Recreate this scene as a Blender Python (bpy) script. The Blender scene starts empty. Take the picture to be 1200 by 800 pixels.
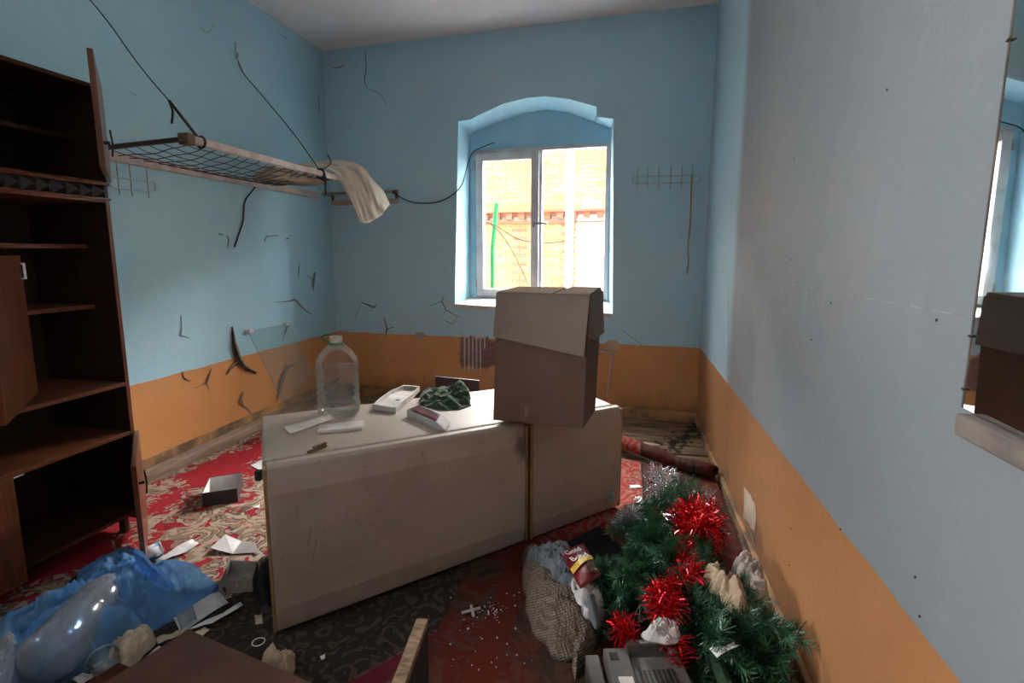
import bpy, bmesh, math, random
from mathutils import Vector, Matrix, noise
V = Vector
rnd = random.Random(7)
scene = bpy.context.scene
col = scene.collection

# ------------------------------------------------------------------ camera
F, CH, HZ = 650.0, 1.3, 298.0
PITCH = math.atan((400 - HZ) / F)
YAW = math.radians(11.592)
cam_d = bpy.data.cameras.new('camera')
cam_d.sensor_width = 36.0
cam_d.lens = 36.0 * F / 1200.0
cam_d.clip_start = 0.02
cam = bpy.data.objects.new('camera', cam_d)
col.objects.link(cam)
cam.location = (0, 0, CH)
cam.rotation_euler = (math.pi / 2 - PITCH, 0, YAW)
scene.camera = cam

# ------------------------------------------------------------------ light
SKY, EXPO = 76.0, 1.32
world = bpy.data.worlds.new('overcast_sky')
scene.world = world
world.use_nodes = True
wn = world.node_tree.nodes['Background']
wn.inputs['Color'].default_value = (1.0, 0.98, 0.955, 1)
wn.inputs['Strength'].default_value = SKY
scene.view_settings.view_transform = 'Standard'
scene.view_settings.look = 'None'
scene.view_settings.gamma = 1.0
scene.view_settings.use_curve_mapping = False
scene.view_settings.exposure = EXPO

# ------------------------------------------------------------------ places
XR, XL, YF = 0.580, -2.674, -3.4
ZP, ZC = 0.580, 3.064                       # paint line, ceiling
BR, BL = V((0.580, 4.476)), V((-2.674, 4.764))
SD = (BR - BL).normalized()                 # along the back wall, to the right
BN = V((SD.y, -SD.x))                       # into the room
BLEN = (BR - BL).length

def ray(u, v):
    x, y = (u - 600) / F, -(v - 400) / F
    c, s = math.cos(PITCH), math.sin(PITCH)
    f, up = c + y * s, -s + y * c
    c, s = math.cos(YAW), math.sin(YAW)
    return V((x * c - f * s, x * s + f * c, up))
O = V((0, 0, CH))
def PP(u, v, p0, n):
    r = ray(u, v); return O + r * ((V(p0) - O).dot(n) / r.dot(n))
def PZ(u, v, z=0.0): return PP(u, v, (0, 0, z), V((0, 0, 1)))
def PX(u, v, x): return PP(u, v, (x, 0, 0), V((1, 0, 0)))
def PY(u, v, y): return PP(u, v, (0, y, 0), V((0, 1, 0)))
def PL(u, v, off=0.0): return PX(u, v, XL + off)
def PR(u, v, off=0.0): return PX(u, v, XR - off)
BN3 = V((BN.x, BN.y, 0))
def PB(u, v, off=0.0): return PP(u, v, V((BL.x, BL.y, 0)) + BN3 * off, BN3)
def WB(s, z, off=0.0):
    p = BL + SD * s + BN * off; return V((p.x, p.y, z))
def sB(p): return (V((p.x, p.y)) - BL).dot(SD)

# ------------------------------------------------------------------ mesh helpers
class MB:
    def __init__(s): s.v = []; s.f = []
    def add(s, vs, fs):
        b = len(s.v); s.v += [V(p) for p in vs]; s.f += [tuple(i + b for i in f) for f in fs]; return s
    def hexa(s, p):                         # bottom 4 (ccw), top 4
        return s.add(p, [(3, 2, 1, 0), (4, 5, 6, 7), (0, 1, 5, 4), (1, 2, 6, 5), (2, 3, 7, 6), (3, 0, 4, 7)])
    def box(s, c, d, M=None):
        x, y, z = d[0] / 2, d[1] / 2, d[2] / 2
        p = [V(q) for q in ((-x, -y, -z), (x, -y, -z), (x, y, -z), (-x, y, -z), (-x, -y, z), (x, -y, z), (x, y, z), (-x, y, z))]
        if M is not None: p = [M @ q for q in p]
        return s.hexa([q + V(c) for q in p])
    def b2(s, a, b):
        return s.box([(a[i] + b[i]) / 2 for i in range(3)], [abs(b[i] - a[i]) for i in range(3)])
    def bar(s, a, b, w, h, up=V((0, 0, 1))):    # square bar from a to b
        a, b = V(a), V(b); d = (b - a).normalized(); r = d.cross(up).normalized() * w / 2; t = r.normalized().cross(d) * h / 2
        return s.hexa([a - r - t, a + r - t, b + r - t, b - r - t, a - r + t, a + r + t, b + r + t, b - r + t])
    def tube(s, path, r, n=8):
        path = [V(p) for p in path]; N = len(path); b = len(s.v); up = V((0, 0, 1))
        rs = r if isinstance(r, (list, tuple)) else [r] * N
        prev = None
        for i, p in enumerate(path):
            d = (path[min(i + 1, N - 1)] - path[max(i - 1, 0)]).normalized()
            a = prev if prev is not None else (V((1, 0, 0)) if abs(d.z) > 0.9 else up)
            a = (a - d * a.dot(d)).normalized(); prev = a; c = d.cross(a)
            for k in range(n):
                t = 2 * math.pi * k / n; s.v.append(p + (a * math.cos(t) + c * math.sin(t)) * rs[i])
        for i in range(N - 1):
            for k in range(n):
                q = (k + 1) % n; s.f.append((b + i * n + k, b + i * n + q, b + (i + 1) * n + q, b + (i + 1) * n + k))
        s.f.append(tuple(b + k for k in reversed(range(n)))); s.f.append(tuple(b + (N - 1) * n + k for k in range(n)))
        return s
    def lathe(s, prof, n=24, M=None, cap=True, sq=0.0):
        b = len(s.v)
        for (r, z) in prof:
            for k in range(n):
                t = 2 * math.pi * k / n
                q = 1.0 + sq * (abs(math.sin(2 * t)) ** 1.5)
                p = V((r * q * math.cos(t), r * q * math.sin(t), z)); s.v.append(M @ p if M is not None else p)
        for i in range(len(prof) - 1):
            for k in range(n):
                q = (k + 1) % n; s.f.append((b + i * n + k, b + i * n + q, b + (i + 1) * n + q, b + (i + 1) * n + k))
        if cap:
            s.f.append(tuple(b + k for k in reversed(range(n)))); s.f.append(tuple(b + (len(prof) - 1) * n + k for k in range(n)))
        return s
    def grid(s, pts):                       # rows of points
        b = len(s.v); m = len(pts[0])
        for r in pts: s.v += [V(p) for p in r]
        for i in range(len(pts) - 1):
            for k in range(m - 1): s.f.append((b + i * m + k, b + i * m + k + 1, b + (i + 1) * m + k + 1, b + (i + 1) * m + k))
        return s
    def prism(s, poly, d):                  # polygon of points extruded by vector d
        n = len(poly); d = V(d); b = len(s.v)
        s.v += [V(p) for p in poly] + [V(p) + d for p in poly]
        s.f.append(tuple(b + k for k in reversed(range(n)))); s.f.append(tuple(b + n + k for k in range(n)))
        for k in range(n):
            q = (k + 1) % n; s.f.append((b + k, b + q, b + n + q, b + n + k))
        return s
    def build(s, name, mat, parent=None, smooth=False, bevel=0.0, solid=0.0, sub=0, fix=True):
        me = bpy.data.meshes.new(name); me.from_pydata([tuple(p) for p in s.v], [], s.f)
        if fix:
            bm = bmesh.new(); bm.from_mesh(me); bmesh.ops.recalc_face_normals(bm, faces=bm.faces); bm.to_mesh(me); bm.free()
        if smooth:
            for p in me.polygons: p.use_smooth = True
        me.materials.append(mat)
        o = bpy.data.objects.new(name, me); col.objects.link(o)
        if parent is not None: attach(o, parent)
        if solid:
            m = o.modifiers.new('thickness', 'SOLIDIFY'); m.thickness = solid; m.offset = 0
        if bevel:
            m = o.modifiers.new('bevel', 'BEVEL'); m.width = bevel; m.segments = 2; m.limit_method = 'ANGLE'
        if sub:
            m = o.modifiers.new('subdivision', 'SUBSURF'); m.levels = sub; m.render_levels = sub
        return o

ROOT = {}
def attach(o, parent):
    o.parent = parent
    t = parent.location.copy() if (parent.parent is None or parent.type == 'MESH') else V((0, 0, 0))
    if parent.type == 'MESH' and parent.parent is not None: t = V((0, 0, 0))
    o.matrix_parent_inverse = Matrix.Translation(-t)
def tag(o, label, cat, group=None, kind=None):
    o['label'] = label; o['category'] = cat
    if group: o['group'] = group
    if kind: o['kind'] = kind
    return o
def thing(name, label, cat, loc, group=None):
    o = bpy.data.objects.new(name, None); o.empty_display_size = 0.1
    col.objects.link(o); o.location = V(loc); return tag(o, label, cat, group)
def struct(o): o['kind'] = 'structure'; return o

def catmull(pts, n, closed=False):
    pts = [V(p) for p in pts]; N = len(pts); out = []
    segs = N if closed else N - 1
    for i in range(segs):
        g = (lambda k: pts[k % N]) if closed else (lambda k: pts[min(max(k, 0), N - 1)])
        a, b, c, d = g(i - 1), g(i), g(i + 1), g(i + 2)
        for k in range(n):
            t = k / n
            out.append(0.5 * ((2 * b) + (c - a) * t + (2 * a - 5 * b + 4 * c - d) * t * t + (3 * b - a - 3 * c + d) * t ** 3))
    if not closed: out.append(pts[-1])
    return out
def ridge(p, sc, seed=0.0):
    q = V(p) * sc + V((seed * 3.1, seed * 1.7, seed))
    w = V((noise.noise(q * 0.6), noise.noise(q * 0.6 + V((9, 2, 4))), 0)) * 0.9
    return 1.0 - 2.0 * abs(noise.noise(q + w))

# ------------------------------------------------------------------ materials
class NT:
    def __init__(s, name):
        s.m = bpy.data.materials.new(name); s.m.use_nodes = True
        s.t = s.m.node_tree; s.t.nodes.clear()
        s.out = s.n('ShaderNodeOutputMaterial'); s.b = s.n('ShaderNodeBsdfPrincipled')
        s.l(s.b.outputs[0], s.out.inputs[0])
    def n(s, t, **k):
        o = s.t.nodes.new(t)
        for a, b in k.items(): setattr(o, a, b)
        return o
    def l(s, a, b): s.t.links.new(a, b)
    def set(s, sock, val):
        if hasattr(val, 'is_output'): s.l(val, sock)
        elif isinstance(val, (tuple, list)) and sock.type == 'RGBA' and len(val) == 3: sock.default_value = (*val, 1)
        else: sock.default_value = val
    def math(s, op, a, b=0.0, c=None):
        o = s.n('ShaderNodeMath', operation=op); s.set(o.inputs[0], a); s.set(o.inputs[1], b)
        if c is not None: s.set(o.inputs[2], c)
        return o.outputs[0]
    def pos(s):
        if not hasattr(s, '_p'): s._p = s.n('ShaderNodeNewGeometry').outputs['Position']
        return s._p
    def obj(s):
        if not hasattr(s, '_o'): s._o = s.n('ShaderNodeTexCoord').outputs['Object']
        return s._o
    def sep(s, v):
        o = s.n('ShaderNodeSeparateXYZ'); s.l(v, o.inputs[0]); return o.outputs
    def comb(s, x, y, z):
        o = s.n('ShaderNodeCombineXYZ')
        for i, q in enumerate((x, y, z)): s.set(o.inputs[i], q)
        return o.outputs[0]
    def mapv(s, v, scale=(1, 1, 1), loc=(0, 0, 0), rot=(0, 0, 0)):
        o = s.n('ShaderNodeMapping'); s.l(v, o.inputs[0])
        o.inputs['Scale'].default_value = scale; o.inputs['Location'].default_value = loc; o.inputs['Rotation'].default_value = rot
        return o.outputs[0]
    def noise(s, v, sc, det=4, rough=0.55, dist=0.0, out='Fac'):
        o = s.n('ShaderNodeTexNoise'); s.l(v, o.inputs['Vector'])
        o.inputs['Scale'].default_value = sc; o.inputs['Detail'].default_value = det
        o.inputs['Roughness'].default_value = rough; o.inputs['Distortion'].default_value = dist
        return o.outputs[out]
    def vor(s, v, sc, feat='F1', out='Distance', rnd_=1.0):
        o = s.n('ShaderNodeTexVoronoi', feature=feat); s.l(v, o.inputs['Vector'])
        o.inputs['Scale'].default_value = sc; o.inputs['Randomness'].default_value = rnd_
        return o.outputs[out]
    def wave(s, v, sc, dist=0, det=2, dsc=1.0, direction='X', typ='BANDS'):
        o = s.n('ShaderNodeTexWave', wave_type=typ)
        if typ == 'BANDS': o.bands_direction = direction
        s.l(v, o.inputs['Vector']); o.inputs['Scale'].default_value = sc; o.inputs['Distortion'].default_value = dist
        o.inputs['Detail'].default_value = det; o.inputs['Detail Scale'].default_value = dsc
        return o.outputs['Fac']
    def ramp(s, f, a, b, smooth=True):
        o = s.n('ShaderNodeMapRange', interpolation_type='SMOOTHSTEP' if smooth else 'LINEAR')
        s.l(f, o.inputs[0]); o.inputs[1].default_value = a; o.inputs[2].default_value = b; return o.outputs[0]
    def mix(s, f, a, b, typ='MIX'):
        o = s.n('ShaderNodeMix', data_type='RGBA', blend_type=typ)
        s.set(o.inputs[0], f); s.set(o.inputs[6], a); s.set(o.inputs[7], b); return o.outputs[2]
    def vadd(s, a, b, op='ADD'):
        o = s.n('ShaderNodeVectorMath', operation=op); s.set(o.inputs[0], a); s.set(o.inputs[1], b); return o.outputs[0]
    def vscale(s, a, f):
        o = s.n('ShaderNodeVectorMath', operation='SCALE'); s.l(a, o.inputs[0]); s.set(o.inputs['Scale'], f); return o.outputs[0]
    def bump(s, h, st=0.3, d=0.01):
        o = s.n('ShaderNodeBump'); s.l(h, o.inputs['Height']); o.inputs['Strength'].default_value = st; o.inputs['Distance'].default_value = d
        s.l(o.outputs[0], s.b.inputs['Normal'])
    def done(s, color, rough=0.6, metal=0.0, spec=0.4):
        s.set(s.b.inputs['Base Color'], color); s.set(s.b.inputs['Roughness'], rough); s.set(s.b.inputs['Metallic'], metal)
        s.b.inputs['Specular IOR Level'].default_value = spec; return s.m

def pm(name, c1, c2=None, sc=6, rough=0.6, metal=0.0, bump=0.0, bsc=60, spec=0.4, stretch=(1, 1, 1), lo=0.35, hi=0.65, sheen=0):
    t = NT(name); v = t.mapv(t.obj(), stretch)
    c = t.mix(t.ramp(t.noise(v, sc, 5), lo, hi), c1, c2) if c2 else c1
    if bump: t.bump(t.noise(v, bsc, 4), bump, 0.004)
    if sheen: t.b.inputs['Sheen Weight'].default_value = sheen
    return t.done(c, rough, metal, spec)

def wall_mat(name, blue, orange, back=False, right=False):
    t = NT(name); p = t.pos(); x, y, z = t.sep(p)
    n1 = t.noise(p, 1.1, 5); n2 = t.noise(p, 9, 6, 0.6)
    b = t.mix(t.ramp(n1, 0.3, 0.75), blue, tuple(c * k for c, k in zip(blue, (0.86, 0.93, 0.95))))
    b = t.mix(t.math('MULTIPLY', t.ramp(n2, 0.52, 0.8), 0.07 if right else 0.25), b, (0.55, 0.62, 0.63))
    if right:                               # bluer between the corner and the first wall panel
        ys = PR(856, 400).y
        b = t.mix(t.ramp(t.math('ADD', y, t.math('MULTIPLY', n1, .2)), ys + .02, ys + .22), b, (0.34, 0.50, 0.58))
    o = t.mix(t.ramp(n1, 0.3, 0.7), orange, tuple(c * k for c, k in zip(orange, (0.84, 0.78, 0.7))))
    sc = t.noise(t.mapv(p, (3, 3, 14)), 3, 5, 0.6)
    o = t.mix(t.math('MULTIPLY', t.ramp(sc, 0.55, 0.8), 0.35), o, (0.42, 0.24, 0.13))
    # grime, mould creeping up from the skirting (own ragged shape)
    g = t.ramp(t.math('ADD', z, t.math('MULTIPLY', t.math('SUBTRACT', t.noise(t.mapv(p, (4, 4, 1.6)), 1.6, 6, 0.65), 0.5), 0.5)), 0.2 if back else 0.14, 0.0)
    o = t.mix(t.math('MULTIPLY', g, 0.5), o, (0.14, 0.08, 0.045))
    edge = t.math('ADD', ZP, t.math('MULTIPLY', t.math('SUBTRACT', t.noise(p, 5, 3), 0.5), 0.016))
    c = t.mix(t.ramp(z, 0, 1), o, b)
    k = t.math('GREATER_THAN', z, edge)
    c = t.mix(k, o, b)
    if back:                                # scraped patch with white runs left by the old radiator
        s0, s1 = sB(PB(541, 410)), sB(PB(584, 410)); xa, xb = WB(s0, 0).x, WB(s1, 0).x
        wob = t.math('MULTIPLY', t.math('SUBTRACT', t.noise(p, 14, 5, 0.7), 0.5), 0.16)
        xx = t.math('ADD', x, wob); zz = t.math('ADD', z, wob)
        m = t.math('MULTIPLY', t.ramp(xx, xa - 0.03, xa + 0.01), t.ramp(xx, xb + 0.32, xb + 0.28))
        m = t.math('MULTIPLY', m, t.math('MULTIPLY', t.ramp(zz, 0.30, 0.33), t.ramp(zz, ZP + 0.01, ZP - 0.015)))
        c = t.mix(m, c, t.mix(t.noise(p, 25, 5), (0.13, 0.075, 0.075), (0.33, 0.22, 0.21)))
        # grey bare plaster spots at the paint line
        pl = t.ramp(t.noise(t.mapv(p, (1.6, 1.6, 3.2)), 2.4, 6, 0.7), 0.62, 0.645)
        pl = t.math('MULTIPLY', pl, t.math('MULTIPLY', t.ramp(z, 0.42, 0.5), t.ramp(z, 0.72, 0.62)))
        c = t.mix(t.math('MULTIPLY', pl, 0.7), c, (0.42, 0.36, 0.33))
    h = t.math('ADD', t.math('MULTIPLY', t.noise(p, 3, 5), 1.0), t.math('MULTIPLY', t.noise(p, 45, 3), 0.22))
    t.bump(h, 0.35, 0.02)
    return t.done(c, t.mix(k, (0.42, 0.42, 0.42), (0.62, 0.62, 0.62)), 0, 0.45)

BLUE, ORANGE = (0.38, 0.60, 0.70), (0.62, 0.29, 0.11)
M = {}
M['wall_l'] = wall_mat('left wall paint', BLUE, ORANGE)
M['wall_b'] = wall_mat('brightened back wall paint', (0.51, 0.76, 0.88), (0.76, 0.39, 0.165), True)  # same paint as the left wall, lightened to stand in for missing light
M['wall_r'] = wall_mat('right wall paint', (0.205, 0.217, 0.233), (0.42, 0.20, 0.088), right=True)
M['reveal'] = pm('light blue reveal paint', (0.42, 0.68, 0.80), (0.34, 0.60, 0.74), 3, 0.5, bump=0.2, bsc=30)
M['ceil'] = pm('whitewashed ceiling', (0.86, 0.84, 0.84), (0.78, 0.75, 0.76), 1.5, 0.9, bump=0.3, bsc=25)
M['gap'] = pm('exposed dark plaster', (0.095, 0.078, 0.07), (0.19, 0.155, 0.135), 30, 0.95)
M['lip_b'] = pm('curled blue paint back', (0.32, 0.33, 0.34), (0.20, 0.18, 0.17), 20, 0.8)
M['lip_o'] = pm('curled orange paint back', (0.30, 0.22, 0.17), (0.18, 0.13, 0.10), 20, 0.8)
M['plaster'] = pm('bare plaster', (0.62, 0.47, 0.36), (0.50, 0.38, 0.30), 14, 0.9)
M['whitewash'] = pm('white plaster drips', (0.70, 0.64, 0.62), (0.55, 0.5, 0.5), 30, 0.8)
M['nail'] = pm('rusty nail', (0.05, 0.035, 0.03), None, rough=0.6, metal=0.5)
M['board'] = pm('dirty floor board', (0.30, 0.19, 0.11), (0.11, 0.065, 0.035), 5, 0.75, bump=0.4, bsc=20, stretch=(0.6, 5, 5))
M['skirt'] = pm('worn skirting wood', (0.36, 0.24, 0.17), (0.20, 0.13, 0.09), 4, 0.8, bump=0.4, bsc=18, stretch=(4, 0.7, 6))
M['skirt_b'] = pm('ochre skirting wood', (0.46, 0.24, 0.09), (0.12, 0.07, 0.04), 5, 0.7, bump=0.4, bsc=18)
M['pvc'] = pm('white window plastic', (0.78, 0.74, 0.74), (0.62, 0.58, 0.58), 5, 0.35)
M['steel'] = pm('dull steel', (0.45, 0.44, 0.43), (0.3, 0.28, 0.26), 20, 0.4, metal=0.8)
M['wire'] = pm('dark wire', (0.022, 0.02, 0.02), None, rough=0.6)
M['rustwire'] = pm('rusty bed wire', (0.10, 0.07, 0.06), (0.05, 0.04, 0.04), 20, 0.6, metal=0.4)
M['rail'] = pm('chipped pinkish white enamel', (0.62, 0.50, 0.47), (0.44, 0.33, 0.29), 9, 0.5, bump=0.2)
M['rail_dark'] = pm('dark old iron', (0.13, 0.10, 0.09), (0.07, 0.055, 0.05), 12, 0.6, metal=0.3)

def glass_mat(name, tint, refl=0.10, alpha=0.06, rough=0.02):
    t = NT(name); t.t.nodes.remove(t.b)
    tr = t.n('ShaderNodeBsdfTransparent'); tr.inputs[0].default_value = (*tint, 1)
    gl = t.n('ShaderNodeBsdfGlossy'); gl.inputs['Roughness'].default_value = rough
    fr = t.n('ShaderNodeFresnel'); fr.inputs[0].default_value = 1.45
    a = t.math('MINIMUM', t.math('MULTIPLY', fr.outputs[0], refl * 10), 0.9)
    mx = t.n('ShaderNodeMixShader'); t.l(a, mx.inputs[0]); t.l(tr.outputs[0], mx.inputs[1]); t.l(gl.outputs[0], mx.inputs[2])
    df = t.n('ShaderNodeBsdfDiffuse'); df.inputs[0].default_value = (0.8, 0.8, 0.78, 1)
    m2 = t.n('ShaderNodeMixShader'); m2.inputs[0].default_value = alpha
    t.l(mx.outputs[0], m2.inputs[1]); t.l(df.outputs[0], m2.inputs[2]); t.l(m2.outputs[0], t.out.inputs[0])
    return t.m
M['pane'] = glass_mat('dusty window glass', (0.97, 0.98, 0.98), 0.08, 0.02)
M['glass'] = glass_mat('greenish sheet glass', (0.965, 0.985, 0.975), 0.03, 0.012)
M['pet'] = glass_mat('clear thin plastic', (0.995, 0.995, 0.99), 0.07, 0.05, 0.06)
M['liquid'] = glass_mat('pale yellowish liquid', (0.995, 0.985, 0.93), 0.03, 0.10, 0.05)

# rugs ----------------------------------------------------------------
def rug_mat(name, field, ground, accent, dark, zone):
    t = NT(name); v = t.obj(); x, y, z = t.sep(v)
    wob = t.vscale(t.vadd(t.noise(v, 4.5, 3, out='Color'), (0.5, 0.5, 0.5), 'SUBTRACT'), 0.20)
    w = t.vadd(v, wob)
    # scrolled leaves: contour lines of warped cells
    d1 = t.vor(w, 5.5); d2 = t.vor(w, 13.0)
    scroll = t.math('SINE', t.math('MULTIPLY', d1, 27.0))
    petals = t.math('SINE', t.math('MULTIPLY', d2, 17.0))
    leaf = t.ramp(t.math('ADD', scroll, t.math('MULTIPLY', petals, 0.8)), 0.05, 0.3)
    flower = t.ramp(t.math('ADD', t.vor(w, 4.2, rnd_=0.9), t.math('MULTIPLY', petals, 0.05)), 0.19, 0.15)
    if zone == 'left':                      # crimson band with pale palmettes beside the wall, pale ground elsewhere
        xw = t.math('ADD', x, t.math('MULTIPLY', t.math('SUBTRACT', t.noise(v, 7, 2), 0.5), 0.16))
        band = t.math('MULTIPLY', t.ramp(xw, -2.56, -2.55), t.ramp(xw, -2.08, -2.09))
        palm = t.ramp(t.math('ADD', t.vor(t.mapv(w, (1.0, .75, 1), (.35, .1, 0)), 2.6, rnd_=0.5), t.math('MULTIPLY', petals, 0.09)), 0.47, 0.44)
        inred = t.math('MULTIPLY', band, t.math('SUBTRACT', 1.0, palm))
        pale = t.mix(t.math('MULTIPLY', leaf, .9), ground, accent)
        pale = t.mix(t.ramp(t.noise(w, 11, 1), 0.585, 0.60), pale, field)
        pale = t.mix(flower, pale, t.mix(t.ramp(petals, 0, .2), field, ground))
        c = t.mix(inred, pale, field)
        line = t.math('MULTIPLY', t.ramp(t.math('ABSOLUTE', t.math('ADD', scroll, t.math('MULTIPLY', petals, 0.5))), 0.55, 0.30), t.ramp(t.noise(v, 5, 2), 0.44, 0.50))
        c = t.mix(t.math('MULTIPLY', t.math('MULTIPLY', line, 0.8), t.math('SUBTRACT', 1.0, inred)), c, dark)
    else:
        base = t.mix(t.ramp(t.noise(w, 3.2, 3), 0.42, 0.56), field, ground)
        c = t.mix(t.math('MULTIPLY', leaf, 0.55), base, accent)
        c = t.mix(t.math('MULTIPLY', flower, .8), c, t.mix(leaf, field, accent))
        c = t.mix(t.math('MULTIPLY', t.ramp(t.noise(w, 11, 3), 0.56, 0.66), 0.7), c, dark)
        if zone == 'right':                 # border bands along the long sides
            for xa, wd, cc in ((0.125, 0.008, dark), (0.33, 0.008, accent), (0.42, 0.006, dark), (-0.40, 0.05, (0.10, 0.018, 0.01))):
                b = t.ramp(t.math('ABSOLUTE', t.math('SUBTRACT', x, xa)), wd + 0.003, wd)
                c = t.mix(b, c, cc)
            inn = t.math('MULTIPLY', t.ramp(x, 0.125, 0.12), t.ramp(y, 2.2, 2.6))
            c = t.mix(t.math('MULTIPLY', inn, 0.8), c, t.mix(leaf, (0.34, 0.03, 0.035), (0.32, 0.14, 0.08)))
        if zone == 'middle':
            a = PZ(440, 800); b_ = PZ(625, 690); d = (b_ - a).normalized(); n = V((-d.y, d.x, 0))
            dist = t.math('ADD', t.math('ADD', t.math('MULTIPLY', x, n.x), t.math('MULTIPLY', y, n.y)), -(n.dot(a)))
            c = t.mix(t.ramp(t.math('ABSOLUTE', dist), 0.04, 0.036), c, (0.13, 0.012, 0.022))
            c = t.mix(t.ramp(dist, 0.045, 0.05), c, t.mix(t.math('MULTIPLY', leaf, t.ramp(petals, -.2, .4)), (0.032, 0.024, 0.022), (0.072, 0.052, 0.038)))
    dirt = t.ramp(t.noise(v, 2.5, 6, 0.7), 0.55, 0.8)
    c = t.mix(t.math('MULTIPLY', dirt, 0.45), c, (0.09, 0.06, 0.045))
    t.bump(t.math('ADD', t.noise(v, 260, 2), t.math('MULTIPLY', leaf, 0.4)), 0.5, 0.004)
    return t.done(c, 0.95, 0, 0.1)
RED = (0.33, 0.02, 0.03)
M['rug_l'] = rug_mat('crimson and beige wool rug', RED, (0.40, 0.30, 0.235), (0.26, 0.155, 0.095), (0.04, 0.027, 0.027), 'left')
M['rug_m'] = rug_mat('dark oriental rug', (0.10, 0.02, 0.017), (0.085, 0.046, 0.03), (0.14, 0.09, 0.055), (0.03, 0.02, 0.02), 'middle')
M['rug_r'] = rug_mat('rust red oriental rug', (0.10, 0.016, 0.011), (0.052, 0.028, 0.017), (0.085, 0.05, 0.03), (0.03, 0.018, 0.02), 'right')

# wood, card, cloth ----------------------------------------------------
def wood_mat(name, c1, c2, rough=0.3, axis=(8, 8, 0.9), sc=3.0):
    t = NT(name); v = t.mapv(t.obj(), axis)
    g = t.noise(v, sc, 6, 0.6, 1.5); t.bump(g, 0.08, 0.004)
    return t.done(t.mix(t.ramp(g, 0.3, 0.7), c1, c2), rough, 0, 0.45)
M['cab'] = wood_mat('dark lacquered veneer', (0.095, 0.030, 0.013), (0.045, 0.014, 0.007), 0.32)
M['cab_edge'] = wood_mat('reddish veneer edge', (0.20, 0.062, 0.028), (0.11, 0.034, 0.016), 0.3)
M['cab_in'] = wood_mat('dark inside board', (0.045, 0.019, 0.012), (0.028, 0.012, 0.008), 0.55)
M['pyramid'] = pm('dark moulded trim', (0.045, 0.032, 0.030), (0.028, 0.02, 0.019), 20, 0.35)
M['black'] = pm('black plastic', (0.012, 0.011, 0.012), (0.02, 0.018, 0.018), 20, 0.65)
M['enamel'] = None
def enamel():
    t = NT('yellowed fridge enamel'); p = t.obj()
    c = t.mix(t.ramp(t.noise(p, 2.2, 6, 0.65), 0.35, 0.75), (0.46, 0.365, 0.295), (0.375, 0.285, 0.225))
    c = t.mix(t.math('MULTIPLY', t.ramp(t.noise(p, 9, 7, 0.75), 0.56, 0.72), 0.5), c, (0.36, 0.23, 0.15))
    c = t.mix(t.math('MULTIPLY', t.ramp(t.noise(p, 60, 3, 0.6), 0.66, 0.72), 0.6), c, (0.16, 0.10, 0.07))
    q = PP(611, 523, (-1.124, 1.495, 0), V((-0.733, 0.68, 0)))      # soot smear by the door gap
    dv = t.vadd(t.pos(), tuple(q), 'SUBTRACT'); ln = t.n('ShaderNodeVectorMath', operation='LENGTH'); t.l(t.mapv(dv, (1.2, 1.2, .75)), ln.inputs[0])
    sm_ = t.ramp(t.math('ADD', ln.outputs['Value'], t.math('MULTIPLY', t.noise(p, 22, 5, .7), .09)), .115, .055)
    c = t.mix(t.math('MULTIPLY', sm_, .8), c, (0.06, 0.045, 0.035))
    return t.done(c, t.mix(t.noise(p, 5, 4), (0.35,) * 3, (0.6,) * 3), 0, 0.45)
M['enamel'] = enamel()
M['gasket'] = pm('yellowed rubber seal', (0.36, 0.24, 0.10), (0.25, 0.155, 0.065), 9, 0.6)
M['soot'] = pm('dark gap', (0.03, 0.022, 0.016), None, rough=0.9)
def card_mat():
    t = NT('brown corrugated card'); p = t.obj()
    c = t.mix(t.ramp(t.noise(p, 3, 5), 0.3, 0.7), (0.14, 0.078, 0.053), (0.118, 0.064, 0.043))
    c = t.mix(t.math('MULTIPLY', t.ramp(t.noise(t.mapv(p, (60, 60, 1.5)), 2, 3), 0.5, 0.8), 0.12), c, (0.24, 0.13, 0.08))
    return t.done(c, 0.7, 0, 0.25)
M['card'] = card_mat()
M['card_l'] = pm('card flap outside', (0.19, 0.135, 0.105), (0.165, 0.115, 0.09), 3, 0.6)
M['tape'] = pm('parcel tape', (0.135, 0.076, 0.052), (0.115, 0.063, 0.042), 5, 0.28)
M['paper'] = pm('white paper', (0.72, 0.69, 0.68), (0.58, 0.54, 0.53), 14, 0.85)
M['oldpaper'] = pm('yellowed paper', (0.56, 0.46, 0.34), (0.42, 0.32, 0.22), 9, 0.85)
M['greypaper'] = pm('grey paper', (0.38, 0.34, 0.32), (0.46, 0.42, 0.40), 9, 0.85)
M['whiteplastic'] = pm('grubby white plastic', (0.72, 0.66, 0.62), (0.55, 0.48, 0.43), 12, 0.5)
M['green_cap'] = pm('green plastic ring', (0.03, 0.22, 0.06), None, rough=0.4)
M['green_cloth'] = pm('dark green terry cloth', (0.065, 0.11, 0.055), (0.035, 0.065, 0.03), 30, 0.95, bump=0.7, bsc=180, spec=0.1, sheen=0.3)
M['brown_bits'] = pm('brown plastic clip', (0.26, 0.17, 0.08), (0.12, 0.075, 0.035), 60, 0.6)
M['plum'] = pm('dark plum laminate', (0.035, 0.02, 0.03), (0.05, 0.03, 0.042), 5, 0.4)
M['cloth_b'] = pm('cream cotton cloth', (0.82, 0.73, 0.60), (0.74, 0.64, 0.51), 6, 0.9, bump=0.3, bsc=120, spec=0.1)
M['cloth_beige'] = pm('beige crumpled cotton', (0.50, 0.37, 0.26), (0.38, 0.27, 0.19), 8, 0.9, bump=0.3, bsc=90, spec=0.1)
M['cloth_grey'] = pm('greyish linen cloth', (0.44, 0.38, 0.34), (0.33, 0.28, 0.25), 8, 0.9, bump=0.3, bsc=90, spec=0.1)
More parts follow.
